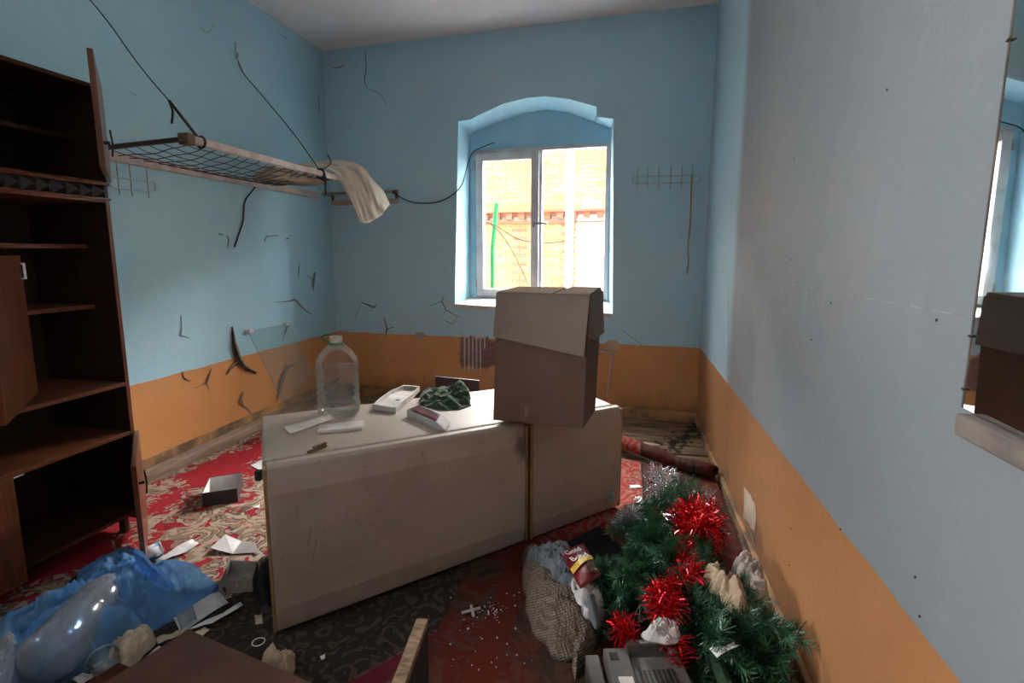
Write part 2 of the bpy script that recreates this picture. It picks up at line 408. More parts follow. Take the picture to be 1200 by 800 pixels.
M['navy'] = pm('navy blue cloth', (0.04, 0.055, 0.11), (0.03, 0.04, 0.08), 8, 0.9, spec=0.1)
M['darkcloth'] = pm('charcoal cloth', (0.022, 0.022, 0.028), (0.012, 0.012, 0.015), 8, 0.9, spec=0.1)
M['wool'] = pm('grey felted wadding', (0.17, 0.20, 0.225), (0.10, 0.12, 0.14), 14, 1.0, bump=1.0, bsc=70, spec=0.05, sheen=0.4)
def burlap():
    t = NT('woven burlap'); p = t.obj()
    w = t.ramp(t.vor(t.mapv(p, rot=(.5, .4, .6)), 125, rnd_=0.15), 0.62, 0.25)
    t.bump(w, 0.7, 0.006)
    return t.done(t.mix(w, (0.13, 0.095, 0.075), t.mix(t.noise(p, 9, 3), (0.36, 0.28, 0.22), (0.28, 0.21, 0.17))), 0.95, 0, 0.1)
M['burlap'] = burlap()
M['red_pack'] = pm('dark red foil packet', (0.20, 0.012, 0.02), (0.16, 0.01, 0.015), 9, 0.35)
M['yellow_band'] = pm('yellow print', (0.70, 0.42, 0.03), None, rough=0.5)
M['white_ink'] = pm('white lettering', (0.80, 0.77, 0.74), None, rough=0.6)
M['brown_ink'] = pm('brown print', (0.15, 0.055, 0.02), None, rough=0.5)
M['device'] = pm('grey appliance plastic', (0.115, 0.10, 0.095), (0.085, 0.074, 0.07), 9, 0.55, bump=0.2, bsc=200)
M['device_d'] = pm('dark grey appliance plastic', (0.05, 0.044, 0.042), (0.036, 0.032, 0.03), 9, 0.55)
M['hardboard'] = pm('brown hardboard', (0.09, 0.036, 0.023), (0.066, 0.027, 0.017), 10, 0.55, bump=0.15, bsc=150)
M['rawwood'] = wood_mat('scuffed raw wood', (0.28, 0.175, 0.10), (0.10, 0.06, 0.035), 0.7, (3, 9, 9), 4.0)
M['foil_red'] = pm('red tinsel foil', (0.75, 0.010, 0.022), (0.45, 0.005, 0.012), 40, 0.25, metal=0.75, spec=0.6)
M['foil_silver'] = pm('silver tinsel foil', (0.78, 0.77, 0.80), (0.55, 0.53, 0.58), 40, 0.22, metal=0.85, spec=0.6)
M['needle'] = pm('green plastic needles', (0.020, 0.11, 0.045), (0.012, 0.060, 0.028), 25, 0.38, spec=0.6)
M['needle2'] = pm('bright green plastic needles', (0.045, 0.17, 0.075), (0.02, 0.09, 0.045), 25, 0.35, spec=0.6)
M['twig'] = pm('green wrapped wire', (0.02, 0.05, 0.025), None, rough=0.6)
M['can'] = pm('blue and white printed cup', (0.12, 0.30, 0.55), (0.75, 0.74, 0.72), 22, 0.4, lo=0.46, hi=0.54)
M['orange_ink'] = pm('orange print', (0.75, 0.30, 0.05), None, rough=0.5)
M['sticker'] = pm('blue sticker', (0.08, 0.25, 0.36), (0.3, 0.36, 0.38), 60, 0.4)
def bag_mat():
    t = NT('thin blue polythene'); t.t.nodes.remove(t.b); p = t.obj()
    tr = t.n('ShaderNodeBsdfTransparent'); tr.inputs[0].default_value = (0.52, 0.74, 0.97, 1)
    pr = t.n('ShaderNodeBsdfPrincipled'); t.set(pr.inputs['Base Color'], t.mix(t.noise(p, 6, 3), (0.20, 0.48, 0.85), (0.38, 0.66, 0.95)))
    pr.inputs['Roughness'].default_value = 0.16
    bm_ = t.n('ShaderNodeBump'); t.l(t.noise(p, 22, 5, 0.65, 1.5), bm_.inputs['Height']); bm_.inputs['Strength'].default_value = 0.9; bm_.inputs['Distance'].default_value = 0.02; t.l(bm_.outputs[0], pr.inputs['Normal'])
    tl = t.n('ShaderNodeBsdfTranslucent'); tl.inputs[0].default_value = (0.25, 0.58, 0.95, 1)
    ms = t.n('ShaderNodeMixShader'); ms.inputs[0].default_value = 0.35; t.l(pr.outputs[0], ms.inputs[1]); t.l(tl.outputs[0], ms.inputs[2])
    mx = t.n('ShaderNodeMixShader'); mx.inputs[0].default_value = 0.48
    t.l(tr.outputs[0], mx.inputs[1]); t.l(ms.outputs[0], mx.inputs[2]); t.l(mx.outputs[0], t.out.inputs[0])
    return t.m
M['bag'] = bag_mat()
M['clearbag'] = glass_mat('cloudy clear polythene', (0.80, 0.83, 0.88), 0.22, 0.22, 0.15)
def brick_mat():
    t = NT('yellow ochre brick'); p = t.pos()
    v = t.vor(t.mapv(p, (4, 4, 13)), 1.0, out='Color')
    r = t.sep(v)[0]
    c = t.mix(r, (0.105, 0.067, 0.027), (0.135, 0.095, 0.048)); c = t.mix(t.ramp(t.noise(p, 0.9, 3), 0.5, 0.62), c, (0.12, 0.055, 0.03))
    return t.done(c, 0.9, 0, 0.0)
M['brick'] = brick_mat()
M['redbrick'] = pm('red cornice brick', (0.095, 0.030, 0.018), (0.12, 0.05, 0.034), 12, 0.9, spec=0.0)
M['mortar'] = pm('pale mortar', (0.18, 0.155, 0.13), (0.14, 0.12, 0.10), 8, 0.95, spec=0.0)
M['whitewall'] = pm('whitewashed gate', (0.80, 0.79, 0.77), (0.70, 0.69, 0.68), 3, 0.8)
M['asphalt'] = pm('courtyard ground', (0.20, 0.19, 0.175), (0.15, 0.14, 0.13), 5, 0.95, spec=0.0)
M['greenpaint'] = pm('green painted pole', (0.004, 0.035, 0.014), None, rough=0.9, spec=0.0)
M['yardwire'] = pm('matte black cable', (0.006, 0.006, 0.006), None, rough=1.0, spec=0.0)
def mirror_mat():
    t = NT('old mirror'); p = t.obj()
    return t.done((0.86, 0.88, 0.87), t.mix(t.ramp(t.noise(p, 5, 5), 0.5, 0.8), (0.01,) * 3, (0.06,) * 3), 1.0, 0.5)
M['mirror'] = mirror_mat()
M['rack_grey'] = pm('grey blue painted wire', (0.46, 0.58, 0.64), None, rough=.5)
M['ledge'] = wood_mat('grey weathered ledge', (0.20, 0.165, 0.14), (0.11, 0.09, 0.08), 0.8, (8, 1, 8))

# ================================================================== the setting
floor = struct(MB().b2((XL - 0.05, YF, -0.25), (XR + 0.05, 4.9, -0.03)).build('floor', M['soot']))
y = YF
bi = 0
while y < 4.76:                             # boards run across the room
    w = 0.150; z = -0.002 + 0.004 * math.sin(bi * 2.3)
    MB().b2((XL, y + 0.002, -0.03), (XR, min(y + w, 4.77) - 0.002, z)).build('plank', M['board'], floor, bevel=0.002)
    y += w; bi += 1
T = 0.45
ceiling = struct(MB().b2((XL - T, YF - T, ZC), (XR + T, 4.75 + T, ZC + 0.3)).build('ceiling', M['ceil']))
# left wall with an unseen window added behind the camera as fill light
LY0, LY1, LZ0, LZ1 = -0.15, 0.45, 1.3, 2.15
wl = MB()
wl.b2((XL - T, YF - T, -0.25), (XL, LY0, ZC)); wl.b2((XL - T, LY1, -0.25), (XL, 5.2, ZC))
wl.b2((XL - T, LY0, -0.25), (XL, LY1, LZ0)); wl.b2((XL - T, LY0, LZ1), (XL, LY1, ZC))
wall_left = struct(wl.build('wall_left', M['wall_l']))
w2 = MB()
for y0, z0, y1, z1 in ((LY0, LZ0, LY0 + .05, LZ1), (LY1 - .05, LZ0, LY1, LZ1), (LY0, LZ0, LY1, LZ0 + .05), (LY0, LZ1 - .05, LY1, LZ1), ((LY0 + LY1) / 2 - .03, LZ0, (LY0 + LY1) / 2 + .03, LZ1)):
    w2.b2((XL - .25, y0, z0), (XL - .19, y1, z1))
fill_win = struct(w2.build('fill_window', M['pvc']))
MB().b2((XL - .222, LY0 + .05, LZ0 + .05), (XL - .218, LY1 - .05, LZ1 - .05)).build('pane', M['pane'], fill_win)
pl = bpy.data.lights.new('side_portal', 'AREA'); pl.shape = 'RECTANGLE'; pl.size = LY1 - LY0; pl.size_y = LZ1 - LZ0; pl.cycles.is_portal = True
po = bpy.data.objects.new('side_portal', pl); col.objects.link(po); po.location = (XL - T - .02, (LY0 + LY1) / 2, (LZ0 + LZ1) / 2)
po.rotation_euler = V((1, 0, 0)).to_track_quat('-Z', 'Y').to_euler()
struct(MB().b2((XL - T, YF - T, ZC + 0.3), (XR + T, 5.25, 16.0)).build('sky_blocker', M['mortar']))  # unseen mass added above the room to keep skylight off the brick facade
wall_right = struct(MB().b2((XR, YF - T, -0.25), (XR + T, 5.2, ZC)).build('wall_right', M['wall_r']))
wall_front = struct(MB().b2((XL - T, YF - 0.3, -0.25), (XR + T, YF, ZC)).build('wall_front', M['wall_l']))

# back wall with the arched niche
DN = -0.28                                  # depth of the niche at the window
front_px = [(533, 356.5), (537, 142), (551, 140), (565.5, 132.7), (590, 121.5), (618, 114.5), (639, 112.7), (667, 116), (699, 125), (699.5, 137), (719, 139), (718, 368)]
back_px = [(551, 349), (551, 158), (557, 154), (571, 148), (590, 141), (618, 132), (642, 129), (668, 133), (696, 143), (698, 144), (716, 150), (714, 354)]
fr_o = [(sB(PB(*p)), PB(*p).z) for p in front_px]
bk_o = [(sB(PB(u, v, DN)), PB(u, v, DN).z) for u, v in back_px]
wb = MB()
W0, W1, ZB = -0.1, BLEN + 0.1, -0.25
def q4(a, b, c, d): wb.add([WB(*a), WB(*b), WB(*c), WB(*d)], [(0, 1, 2, 3)])
sl, sr = fr_o[0][0], fr_o[-1][0]
q4((W0, ZB), (sl, ZB), (sl, ZC), (W0, ZC)); q4((sr, ZB), (W1, ZB), (W1, ZC), (sr, ZC))
q4((sl, ZB), (sr, ZB), fr_o[-1], fr_o[0])
for i in range(len(fr_o) - 1):
    a, b = fr_o[i], fr_o[i + 1]
    if abs(a[0] - b[0]) > 1e-4: q4(a, b, (b[0], ZC), (a[0], ZC))
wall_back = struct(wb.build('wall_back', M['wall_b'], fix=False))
FX0, FX1 = sB(PB(557, 250, DN)), sB(PB(713.5, 250, DN))       # window opening in the niche
FZ0, FZ1 = PB(560, 349, DN).z, PB(640, 171, DN).z
rv = MB()
n = len(fr_o)
for i in range(n):
    j = (i + 1) % n
    rv.add([WB(*fr_o[i]), WB(*fr_o[j]), WB(*bk_o[j], DN), WB(*bk_o[i], DN)], [(0, 1, 2, 3)])
# tympanum above the window and strips beside it
top = [p for p in bk_o[1:-1]]
rv.add([WB(*p, DN) for p in top] + [WB(top[-1][0], FZ1, DN), WB(top[0][0], FZ1, DN)], [tuple(range(len(top) + 2))])
for a, b in ((bk_o[0][0] - 0.01, FX0), (FX1, bk_o[-1][0] + 0.01)):
    rv.add([WB(a, FZ0 - 0.05, DN), WB(b, FZ0 - 0.05, DN), WB(b, FZ1, DN), WB(a, FZ1, DN)], [(0, 1, 2, 3)])
rv.add([WB(bk_o[0][0], bk_o[0][1], DN), WB(bk_o[-1][0], bk_o[-1][1], DN), WB(bk_o[-1][0], FZ0, DN), WB(bk_o[0][0], FZ0, DN)], [(0, 1, 2, 3)])
D2 = -0.52
for (a, b) in (((FX0, FZ0), (FX1, FZ0)), ((FX1, FZ0), (FX1, FZ1)), ((FX1, FZ1), (FX0, FZ1)), ((FX0, FZ1), (FX0, FZ0))):
    rv.add([WB(*a, DN), WB(*b, DN), WB(*b, D2), WB(*a, D2)], [(0, 1, 2, 3)])
rv.build('niche_reveal', M['reveal'], wall_back, fix=False)
# outer leaf of the wall (keeps daylight out everywhere but the opening)
wo = MB()
for a, b in (((-T, ZB), (FX0, ZC + 0.3)), ((FX1, ZB), (BLEN + T, ZC + 0.3)), ((FX0, ZB), (FX1, FZ0)), ((FX0, FZ1), (FX1, ZC + 0.3))):
    p = [WB(a[0], a[1], D2 - 0.02), WB(b[0], a[1], D2 - 0.02), WB(b[0], a[1], D2), WB(a[0], a[1], D2)]
    p += [WB(a[0], b[1], D2 - 0.02), WB(b[0], b[1], D2 - 0.02), WB(b[0], b[1], D2), WB(a[0], b[1], D2)]
    wo.hexa(p)
for s0_, s1_, z0_ in ((-9.0, -T, -0.4), (BLEN + T, BLEN + 9.0, -0.4), (-T, BLEN + T, ZC + 0.3)):   # unseen extensions sideways and up, added to shade the building opposite
    p = [WB(s0_, z0_, D2 - 0.02), WB(s1_, z0_, D2 - 0.02), WB(s1_, z0_, D2), WB(s0_, z0_, D2)]
    wo.hexa(p + [V((q.x, q.y, 16.0)) for q in p])
wo.build('outer_leaf_sky_screen', M['mortar'], wall_back)
# chipped white plaster edge on the sill
sill = MB()
p0, p1 = fr_o[0], fr_o[-1]; q0, q1 = bk_o[0], bk_o[-1]
sill.hexa([WB(p0[0] - .0, p0[1] - 0.03, 0.006), WB(p1[0], p1[1] - 0.03, 0.006), WB(q1[0], q1[1] - 0.03, DN), WB(q0[0], q0[1] - 0.03, DN),
           WB(p0[0], p0[1] + 0.004, 0.006), WB(p1[0], p1[1] + 0.004, 0.006), WB(q1[0], q1[1] + 0.006, DN), WB(q0[0], q0[1] + 0.006, DN)])
sill.build('window_sill', M['whitewash'], wall_back, bevel=0.006)

# window --------------------------------------------------------------
win = bpy.data.objects.new('window_1', None); col.objects.link(win); win.location = WB((FX0 + FX1) / 2, FZ0, DN); struct(win)
win['label'] = 'white plastic double window in the arched niche'
def wbar(mb, s0, z0, s1, z1, o0, o1):
    mb.hexa([WB(s0, z0, o0), WB(s1, z0, o0), WB(s1, z0, o1), WB(s0, z0, o1), WB(s0, z1, o0), WB(s1, z1, o0), WB(s1, z1, o1), WB(s0, z1, o1)])
def sz(u, v, off): p = PB(u, v, off); return sB(p), p.z
def rectframe(mb, s0, z0, s1, z1, w, o0, o1, wt=None, wb_=None):
    wt = wt or w; wb_ = wb_ or w
    wbar(mb, s0, z0, s0 + w, z1, o0, o1); wbar(mb, s1 - w, z0, s1, z1, o0, o1)
    wbar(mb, s0 + w, z0, s1 - w, z0 + wb_, o0, o1); wbar(mb, s0 + w, z1 - wt, s1 - w, z1, o0, o1)
OB, OF = DN - 0.07, DN + 0.0
mb = MB(); rectframe(mb, FX0, FZ0, FX1, FZ1, 0.035, OB, OF - 0.005, 0.03, 0.05)
sm = sB(PB(631, 250, OF))
wbar(mb, sm - 0.028, FZ0 + 0.05, sm + 0.028, FZ1 - 0.03, OB, OF - 0.005); mb.build('window_frame', M['pvc'], win, bevel=0.004)
SZ1 = PB(600, 178, OF).z
mb = MB(); rectframe(mb, FX0 + 0.012, FZ0 + 0.02, sm + 0.005, SZ1, 0.068, OF - 0.03, OF + 0.022)
sash = mb.build('sash', M['pvc'], win, bevel=0.005)
mb = MB(); wbar(mb, FX0 + 0.075, FZ0 + 0.08, sm - 0.06, SZ1 - 0.06, OB + 0.03, OB + 0.034); mb.build('pane', M['pane'], win)
mb = MB(); wbar(mb, sm + 0.024, FZ0 + 0.045, FX1 - 0.03, FZ1 - 0.025, OB + 0.03, OB + 0.034); mb.build('pane', M['pane'], win)
mb = MB(); hz = PB(630, 262, OF).z
wbar(mb, sm - 0.045, hz - 0.03, sm - 0.02, hz + 0.03, OF + 0.022, OF + 0.032)
wbar(mb, sm - 0.035, hz - 0.009, sm + 0.09, hz + 0.009, OF + 0.034, OF + 0.05); mb.build('handle', M['steel'], win, bevel=0.004)
mb = MB()
for zz in (FZ0 + 0.10, SZ1 - 0.14): wbar(mb, FX0 + 0.0, zz, FX0 + 0.016, zz + 0.08, OF, OF + 0.03)
mb.build('hinge', M['steel'], win, bevel=0.003)
# daylight portal: guides sampling of the sky through the opening, gives no light of its own
pl = bpy.data.lights.new('window_portal', 'AREA'); pl.shape = 'RECTANGLE'; pl.size = FX1 - FX0; pl.size_y = FZ1 - FZ0; pl.cycles.is_portal = True
po = bpy.data.objects.new('window_portal', pl); col.objects.link(po); po.location = WB((FX0 + FX1) / 2, (FZ0 + FZ1) / 2, D2 - 0.03)
po.rotation_euler = BN3.to_track_quat('-Z', 'Y').to_euler()

# skirtings -----------------------------------------------------------
mb = MB(); h0 = 0.085
mb.prism([(XL, YF, 0.0), (XL + 0.035, YF, 0.0), (XL + 0.035, YF, 0.05), (XL + 0.018, YF, 0.06), (XL + 0.014, YF, h0), (XL, YF, h0)], (0, 4.76 - YF, 0))
struct(mb.build('baseboard_left', M['skirt']))
MB().b2((XL, YF, h0), (XL + 0.008, 4.76, h0 + 0.055)).build('ochre_strip', M['skirt_b'], bpy.data.objects['baseboard_left'], bevel=0.003)
mb = MB()
mb.hexa([WB(0, 0, 0.0), WB(BLEN, 0, 0.0), WB(BLEN, 0, 0.10), WB(0, 0, 0.10), WB(0, .075, 0), WB(BLEN, .075, 0), WB(BLEN, .075, 0.07), WB(0, .075, 0.07)])
struct(mb.build('baseboard_back', M['skirt_b'], bevel=0.006))
mb = MB().b2((XR - 0.022, YF, 0), (XR, 4.48, 0.045)); struct(mb.build('baseboard_right', M['skirt_b'], bevel=0.004))

# peeling paint, cracks ------------------------------------------------
def peel(fn, parent, pts, widths, lip=None, side=1, curl=6.0, name='paint_curl'):
    """a split in the paint: dark gap along the pixel line, one lip curling off the wall"""
    pts = catmull([V((p[0], p[1], 0)) for p in pts], 4); N = len(pts)
    wd = [max(0.25, w * .8) for w in [widths[min(int(i * len(widths) / N), len(widths) - 1)] for i in range(N)]]
    wd = [sum(wd[max(0, i - 2):i + 3]) / len(wd[max(0, i - 2):i + 3]) for i in range(N)]
    L, R_, nor = [], [], []
    for i, p in enumerate(pts):
        d = (pts[min(i + 1, N - 1)] - pts[max(i - 1, 0)]).normalized(); nn = V((-d.y, d.x, 0)); nor.append(nn)
        j = 1 + 0.35 * noise.noise(V((p.x * .6, p.y * .6, 3)))
        L.append(p + nn * wd[i] * .5 * j); R_.append(p - nn * wd[i] * .5 * j)
    g = MB().grid([[fn(a.x, a.y, 0.002) for a in L], [fn(a.x, a.y, 0.002) for a in R_]])
    g.build('paint_crack', M['gap'], parent, fix=False)
    if lip:
        rows = []
        E = L if side > 0 else R_
        for k in range(6):
            t = k / 5; row = []
            for i, a in enumerate(E):
                m = min(1, wd[i] / 5.0) * curl
                b = a + nor[i] * side * (m * (0.25 * math.sin(t * 2.4)) - t * wd[i] * .55)
                row.append(fn(b.x, b.y, 0.003 + 0.0035 * m * math.sin(t * 1.9)))
            rows.append(row)
        MB().grid(rows).build(name, M[lip], parent, smooth=True, fix=False, solid=0.0015)
LW, BWl, RW = wall_left, wall_back, wall_right
peel(PL, LW, [(272, 383), (274, 400), (279, 420), (289, 432), (301, 437)], [1, 6, 9, 10, 6, 2], 'lip_o', -1, 9)
peel(PL, LW, [(279, 425), (272, 430), (266, 439)], [5, 4, 1], 'lip_o', 1, 5)
peel(PL, LW, [(248, 431), (245, 441), (242, 449)], [0.5, 3, 2], 'lip_o', 1, 5); peel(PL, LW, [(242, 449), (234, 452), (228, 455)], [2, 1, .5]); peel(PL, LW, [(242, 449), (245, 457)], [2, .5])
peel(PL, LW, [(214, 435), (216, 443), (224, 446)], [.6, 3, .6], 'lip_o', -1, 4)
peel(PL, LW, [(285, 459), (283, 466), (284, 474), (291, 479), (295, 488)], [1, 4, 3, 1, .5], 'lip_o', 1, 5)
peel(PL, LW, [(212, 369), (213, 385), (211, 393)], [.5, 1.2, 2], 'lip_b', 1, 4); peel(PL, LW, [(211, 393), (222, 396)], [1.5, .4])
peel(PL, LW, [(369, 319), (367, 330), (367, 341)], [2, 6, 3, .6], 'lip_b', 1, 4); peel(PL, LW, [(359, 322), (366, 327)], [.6, 1.5])
peel(PL, LW, [(351, 307), (350, 318), (350, 327)], [.8, 2, .5])
peel(PL, LW, [(322, 354), (337, 353), (346, 351)], [.5, 1.5, 2.5]); peel(PL, LW, [(346, 351), (356, 362), (367, 369)], [2, 3, .6], 'lip_b', 1, 3)
peel(PL, LW, [(338, 379), (334, 390), (331, 400)], [3, 2, .5], 'lip_b', 1, 3)
peel(PL, LW, [(345, 427), (336, 432), (330, 450), (325, 468)], [2, 5, 5, 1], 'lip_o', 1, 6); peel(PL, LW, [(334, 424), (337, 432)], [1, 2])
peel(PL, LW, [(265, 276), (268, 281), (266, 291)], [1, 3, 1]); peel(PL, LW, [(310, 283), (313, 277), (326, 276)], [1.5, 2, 1]); peel(PL, LW, [(256, 274), (262, 275)], [2, 1]); peel(PL, LW, [(335, 280), (339, 279)], [2, 1])
peel(PL, LW, [(150, 106), (160, 112)], [.5, .8]); peel(PL, LW, [(234, 32), (244, 38), (252, 27)], [.5, .8, .5]); peel(PL, LW, [(327, 40), (337, 45)], [.5, .8]); peel(PL, LW, [(373, 113), (374, 132)], [.6, 1.2, .6])
peel(PB, BWl, [(428, 60), (429, 80), (427, 95), (431, 104)], [1, 1.2, 1.6, .6]); peel(PB, BWl, [(431, 104), (445, 110), (453, 123)], [.6, .8, .5]); peel(PB, BWl, [(390, 79), (398, 79), (404, 75)], [.6, 1.6, .6])
peel(PB, BWl, [(423, 354), (431, 357), (438, 360), (441, 356)], [1, 3, 3, .7], 'lip_b', 1, 3); peel(PB, BWl, [(422, 358), (416, 372)], [.6, .4])
peel(PB, BWl, [(450, 372), (453, 384), (452, 395)], [1, 4, 2, .5], 'lip_b', 1, 4); peel(PB, BWl, [(453, 386), (461, 383)], [2, .4])
peel(PB, BWl, [(521, 346), (518, 353), (522, 362), (520, 368)], [.6, 2, 1, .6]); peel(PB, BWl, [(518, 353), (504, 358)], [1, .4]); peel(PB, BWl, [(522, 363), (536, 370), (541, 372)], [1, .8, .4]); peel(PB, BWl, [(520, 375), (532, 379), (535, 370)], [.6, 1, .4])
peel(PB, BWl, [(728, 386), (744, 398), (752, 404)], [.6, .8, .4])
def spot(fn, parent, pts, mat, name, off=0.0015, th=0.001):
    mb_ = MB(); P = [fn(p[0], p[1], off) for p in pts]; Q = [fn(p[0], p[1], -0.001) for p in pts]; n_ = len(P)
    mb_.add(P + Q, [tuple(range(n_)), tuple(range(2 * n_ - 1, n_ - 1, -1))] + [(k, (k + 1) % n_, n_ + (k + 1) % n_, n_ + k) for k in range(n_)])
    return mb_.build(name, M[mat], parent)
def blob(cx, cy, rx, ry, seed, n_=16, rough_=0.35):
    return [(cx + rx * math.cos(t) * (1 + rough_ * noise.noise(V((math.cos(t) * 1.5, math.sin(t) * 1.5, seed)))), cy + ry * math.sin(t) * (1 + rough_ * noise.noise(V((math.cos(t) * 1.5, math.sin(t) * 1.5, seed))))) for t in [2 * math.pi * i / n_ for i in range(n_)]]
spot(PB, BWl, blob(717, 405, 10, 6, 3), 'plaster', 'plaster_patch')
spot(PB, BWl, blob(492, 393, 7, 4, 8), 'greypaper', 'plaster_patch')
spot(PR, RW, [(872, 569), (875, 574), (880, 580), (881, 585), (885, 590), (886, 605), (885, 622), (881, 620), (877, 612), (871, 606), (872, 590)], 'plaster', 'bare_patch')
spot(PR, RW, [(881, 622), (884, 626), (886, 640), (883, 634)], 'gap', 'bare_patch')
for i, (u, v0, v1) in enumerate([(544.5, 392, 434), (549.5, 393, 436), (554, 392, 435), (558.5, 393, 437), (563, 394, 437), (568, 392, 409)]):
    spot(PB, BWl, [(u - 1, v0), (u + .9, v0), (u + .7, v1), (u - .7, v1)], 'whitewash', 'plaster_run', 0.004)
mb = MB()
for k in range(40):
    u, v = 545 + 24 * rnd.random(), 395 + 38 * rnd.random()
# right wall: seam of the panels and nails
for a, b in (((827, 315), (905, 329)), ((905, 329), (985, 344)), ((985, 344), (1060, 357)), ((1060, 357), (1141, 372)), ((854, 330), (853, 455)), ((853, 455), (851, 575))):
    pa, pb = PR(*a), PR(*b); MB().bar(pa, pb, 0.002, 0.002).build('panel_seam', M['lip_b'] if a[1] < 400 and b[0] > 860 else M['plaster'], wall_right)
for (u, v) in ((931, 186), (927, 304), (974, 355), (951, 398), (1073, 676), (985, 620), (927, 619), (925, 662), (1078, 722), (1098, 375), (1040, 105)):
    p = PR(u, v); MB().tube([p + V((0.002, 0, 0)), p - V((0.002, 0, 0))], 0.0028, 6).build('nail', M['nail'], wall_right)

# ================================================================== outside the window
OFF = -5.6                                  # the brick building across the yard
yard = MB(); a, b = WB(-30, -0.4, D2 - 0.05), WB(BLEN + 30, -0.4, D2 - 0.05)
c_, d_ = WB(BLEN + 30, -0.4, -40), WB(-30, -0.4, -40)
struct(yard.add([a, b, c_, d_, a - V((0, 0, .1)), b - V((0, 0, .1)), c_ - V((0, 0, .1)), d_ - V((0, 0, .1))], [(0, 1, 2, 3), (7, 6, 5, 4)]).build('ground', M['asphalt']))
S0, S1 = sB(PB(520, 250, OFF)) - 1.6, sB(PB(740, 250, OFF)) + 1.8
bld = thing('brick_building', 'yellow and red brick building across the yard, seen through the window', 'building', WB((S0 + S1) / 2, -0.4, OFF))
ZT = 4.3
def fbox(mb_, s0, z0, s1, z1, o0, o1): wbar(mb_, s0, z0, s1, z1, o0, o1)
mb = MB(); fbox(mb, S0 - 6, -0.4, S1 + 6, ZT, OFF - 0.4, OFF - 0.012); mb.build('wall', M['mortar'], bld)
zc0, zc1 = PB(630, 262, OFF).z, PB(630, 247, OFF).z
ga, gb = sB(PB(676, 300, OFF)), sB(PB(709, 300, OFF)); gz = PB(692, 262, OFF).z   # arched whitewashed gate
rb = [(sB(PB(606, 320, OFF)), sB(PB(616, 320, OFF))), (sB(PB(660, 320, OFF)), sB(PB(668, 320, OFF))), (sB(PB(699, 320, OFF)), sB(PB(712, 320, OFF)))]
mb, mr = MB(), MB()
row = 0; z = -0.4
BH, BWd = 0.078, 0.26
while z < ZT:
    s = S0 + (0.13 if row % 2 else 0)
    while s < S1 - BWd:
        cs, cz = s + BWd / 2, z + BH / 2
        if not (zc0 - .02 < cz < zc1 + .02) and not (ga < cs < gb and cz < gz):
            pr = 0.004 * rnd.random()
            tgt = mr if (any(x0 < cs < x1 for x0, x1 in rb) and cz < zc0) else mb
            fbox(tgt, s + .006, z + .006, s + BWd - .006, z + BH - .006, OFF - 0.05, OFF + pr)
        s += BWd
    z += BH; row += 1
o = mb.build('brick_courses', M['brick'], bld, fix=False); o['kind'] = 'stuff'
o = mr.build('red_brick_pier', M['redbrick'], bld, fix=False); o['kind'] = 'stuff'
mb = MB(); s = S0
while s < S1:
    hgt = (zc1 - zc0)
    fbox(mb, s, zc0 + hgt * .35, s + .12, zc1 - hgt * .1, OFF - 0.02, OFF + 0.10); fbox(mb, s + .12, zc0 + hgt * .6, s + .24, zc1 - hgt * .1, OFF - 0.02, OFF + 0.06); s += .24
o = mb.build('dentil_course', M['redbrick'], bld, fix=False); o['kind'] = 'stuff'
mb = MB(); fbox(mb, S0, zc1 - hgt * .12, S1, zc1 + .02, OFF - .02, OFF + .14); fbox(mb, S0, zc0, S1, zc0 + hgt * .18, OFF - .02, OFF + .05); mb.build('cornice', M['redbrick'], bld)
mb = MB(); arc = [(ga, -0.4), (gb, -0.4)] + [((ga + gb) / 2 + (gb - ga) / 2 * math.cos(t), gz + .42 * math.sin(t)) for t in [math.pi * k / 12 for k in range(13)]]
mb.prism([WB(p[0], p[1], OFF - 0.02) for p in arc], BN3 * 0.05); mb.build('arched_gate', M['whitewall'], bld)
pp = [PB(671, -40, OFF + .3), PB(671, 400, OFF + .3)]
dp = thing('drainpipe', 'white drainpipe running down outside the right window pane', 'pipe', V((pp[1].x, pp[1].y, -0.4)))
sx = sB(pp[0])
MB().tube([WB(sx, -0.4, OFF + .22), WB(sx, 4.25, OFF + .22)], 0.065, 10).build('pipe', M['whitewall'], dp, smooth=True)
for zz in (1.0, 3.4):
    MB().tube([WB(sx, zz, OFF - .02), WB(sx, zz, OFF + .22)], 0.02, 6).build('bracket', M['steel'], dp)
gp = [PB(577, 292, -3.0), PB(582, 238, -3.0)]   # leaning green post
tag(MB().tube([V((gp[0].x, gp[0].y, -0.4)), gp[0], gp[1]], 0.03, 8).build('post', M['greenpaint'], smooth=True), 'green painted post in the yard seen through the left window pane', 'post')
cb = catmull([PB(575, 262, -2.6), PB(590, 278, -2.6), PB(606, 305, -2.6), PB(622, 345, -2.6), PB(626, 400, -2.6), V((PB(628, 420, -2.6).x, PB(628, 420, -2.6).y, -.39))], 6)
tag(MB().tube(cb, 0.006, 6).build('yard_cable', M['yardwire'], smooth=True), 'thin dark cable hanging down behind the left window pane', 'cable')
cb = catmull([PB(440, 268, OFF), PB(540, 258, -3.2), PB(575, 262, -2.6), PB(610, 281, -2.6), PB(650, 284, -2.6), PB(690, 273, -2.6), PB(703, 269, -2.6), PB(760, 252, -3.2), PB(840, 235, OFF)], 6)
tag(MB().tube(cb, 0.006, 6).build('yard_cable', M['yardwire'], smooth=True), 'thin cable sagging across outside the right window pane', 'cable')

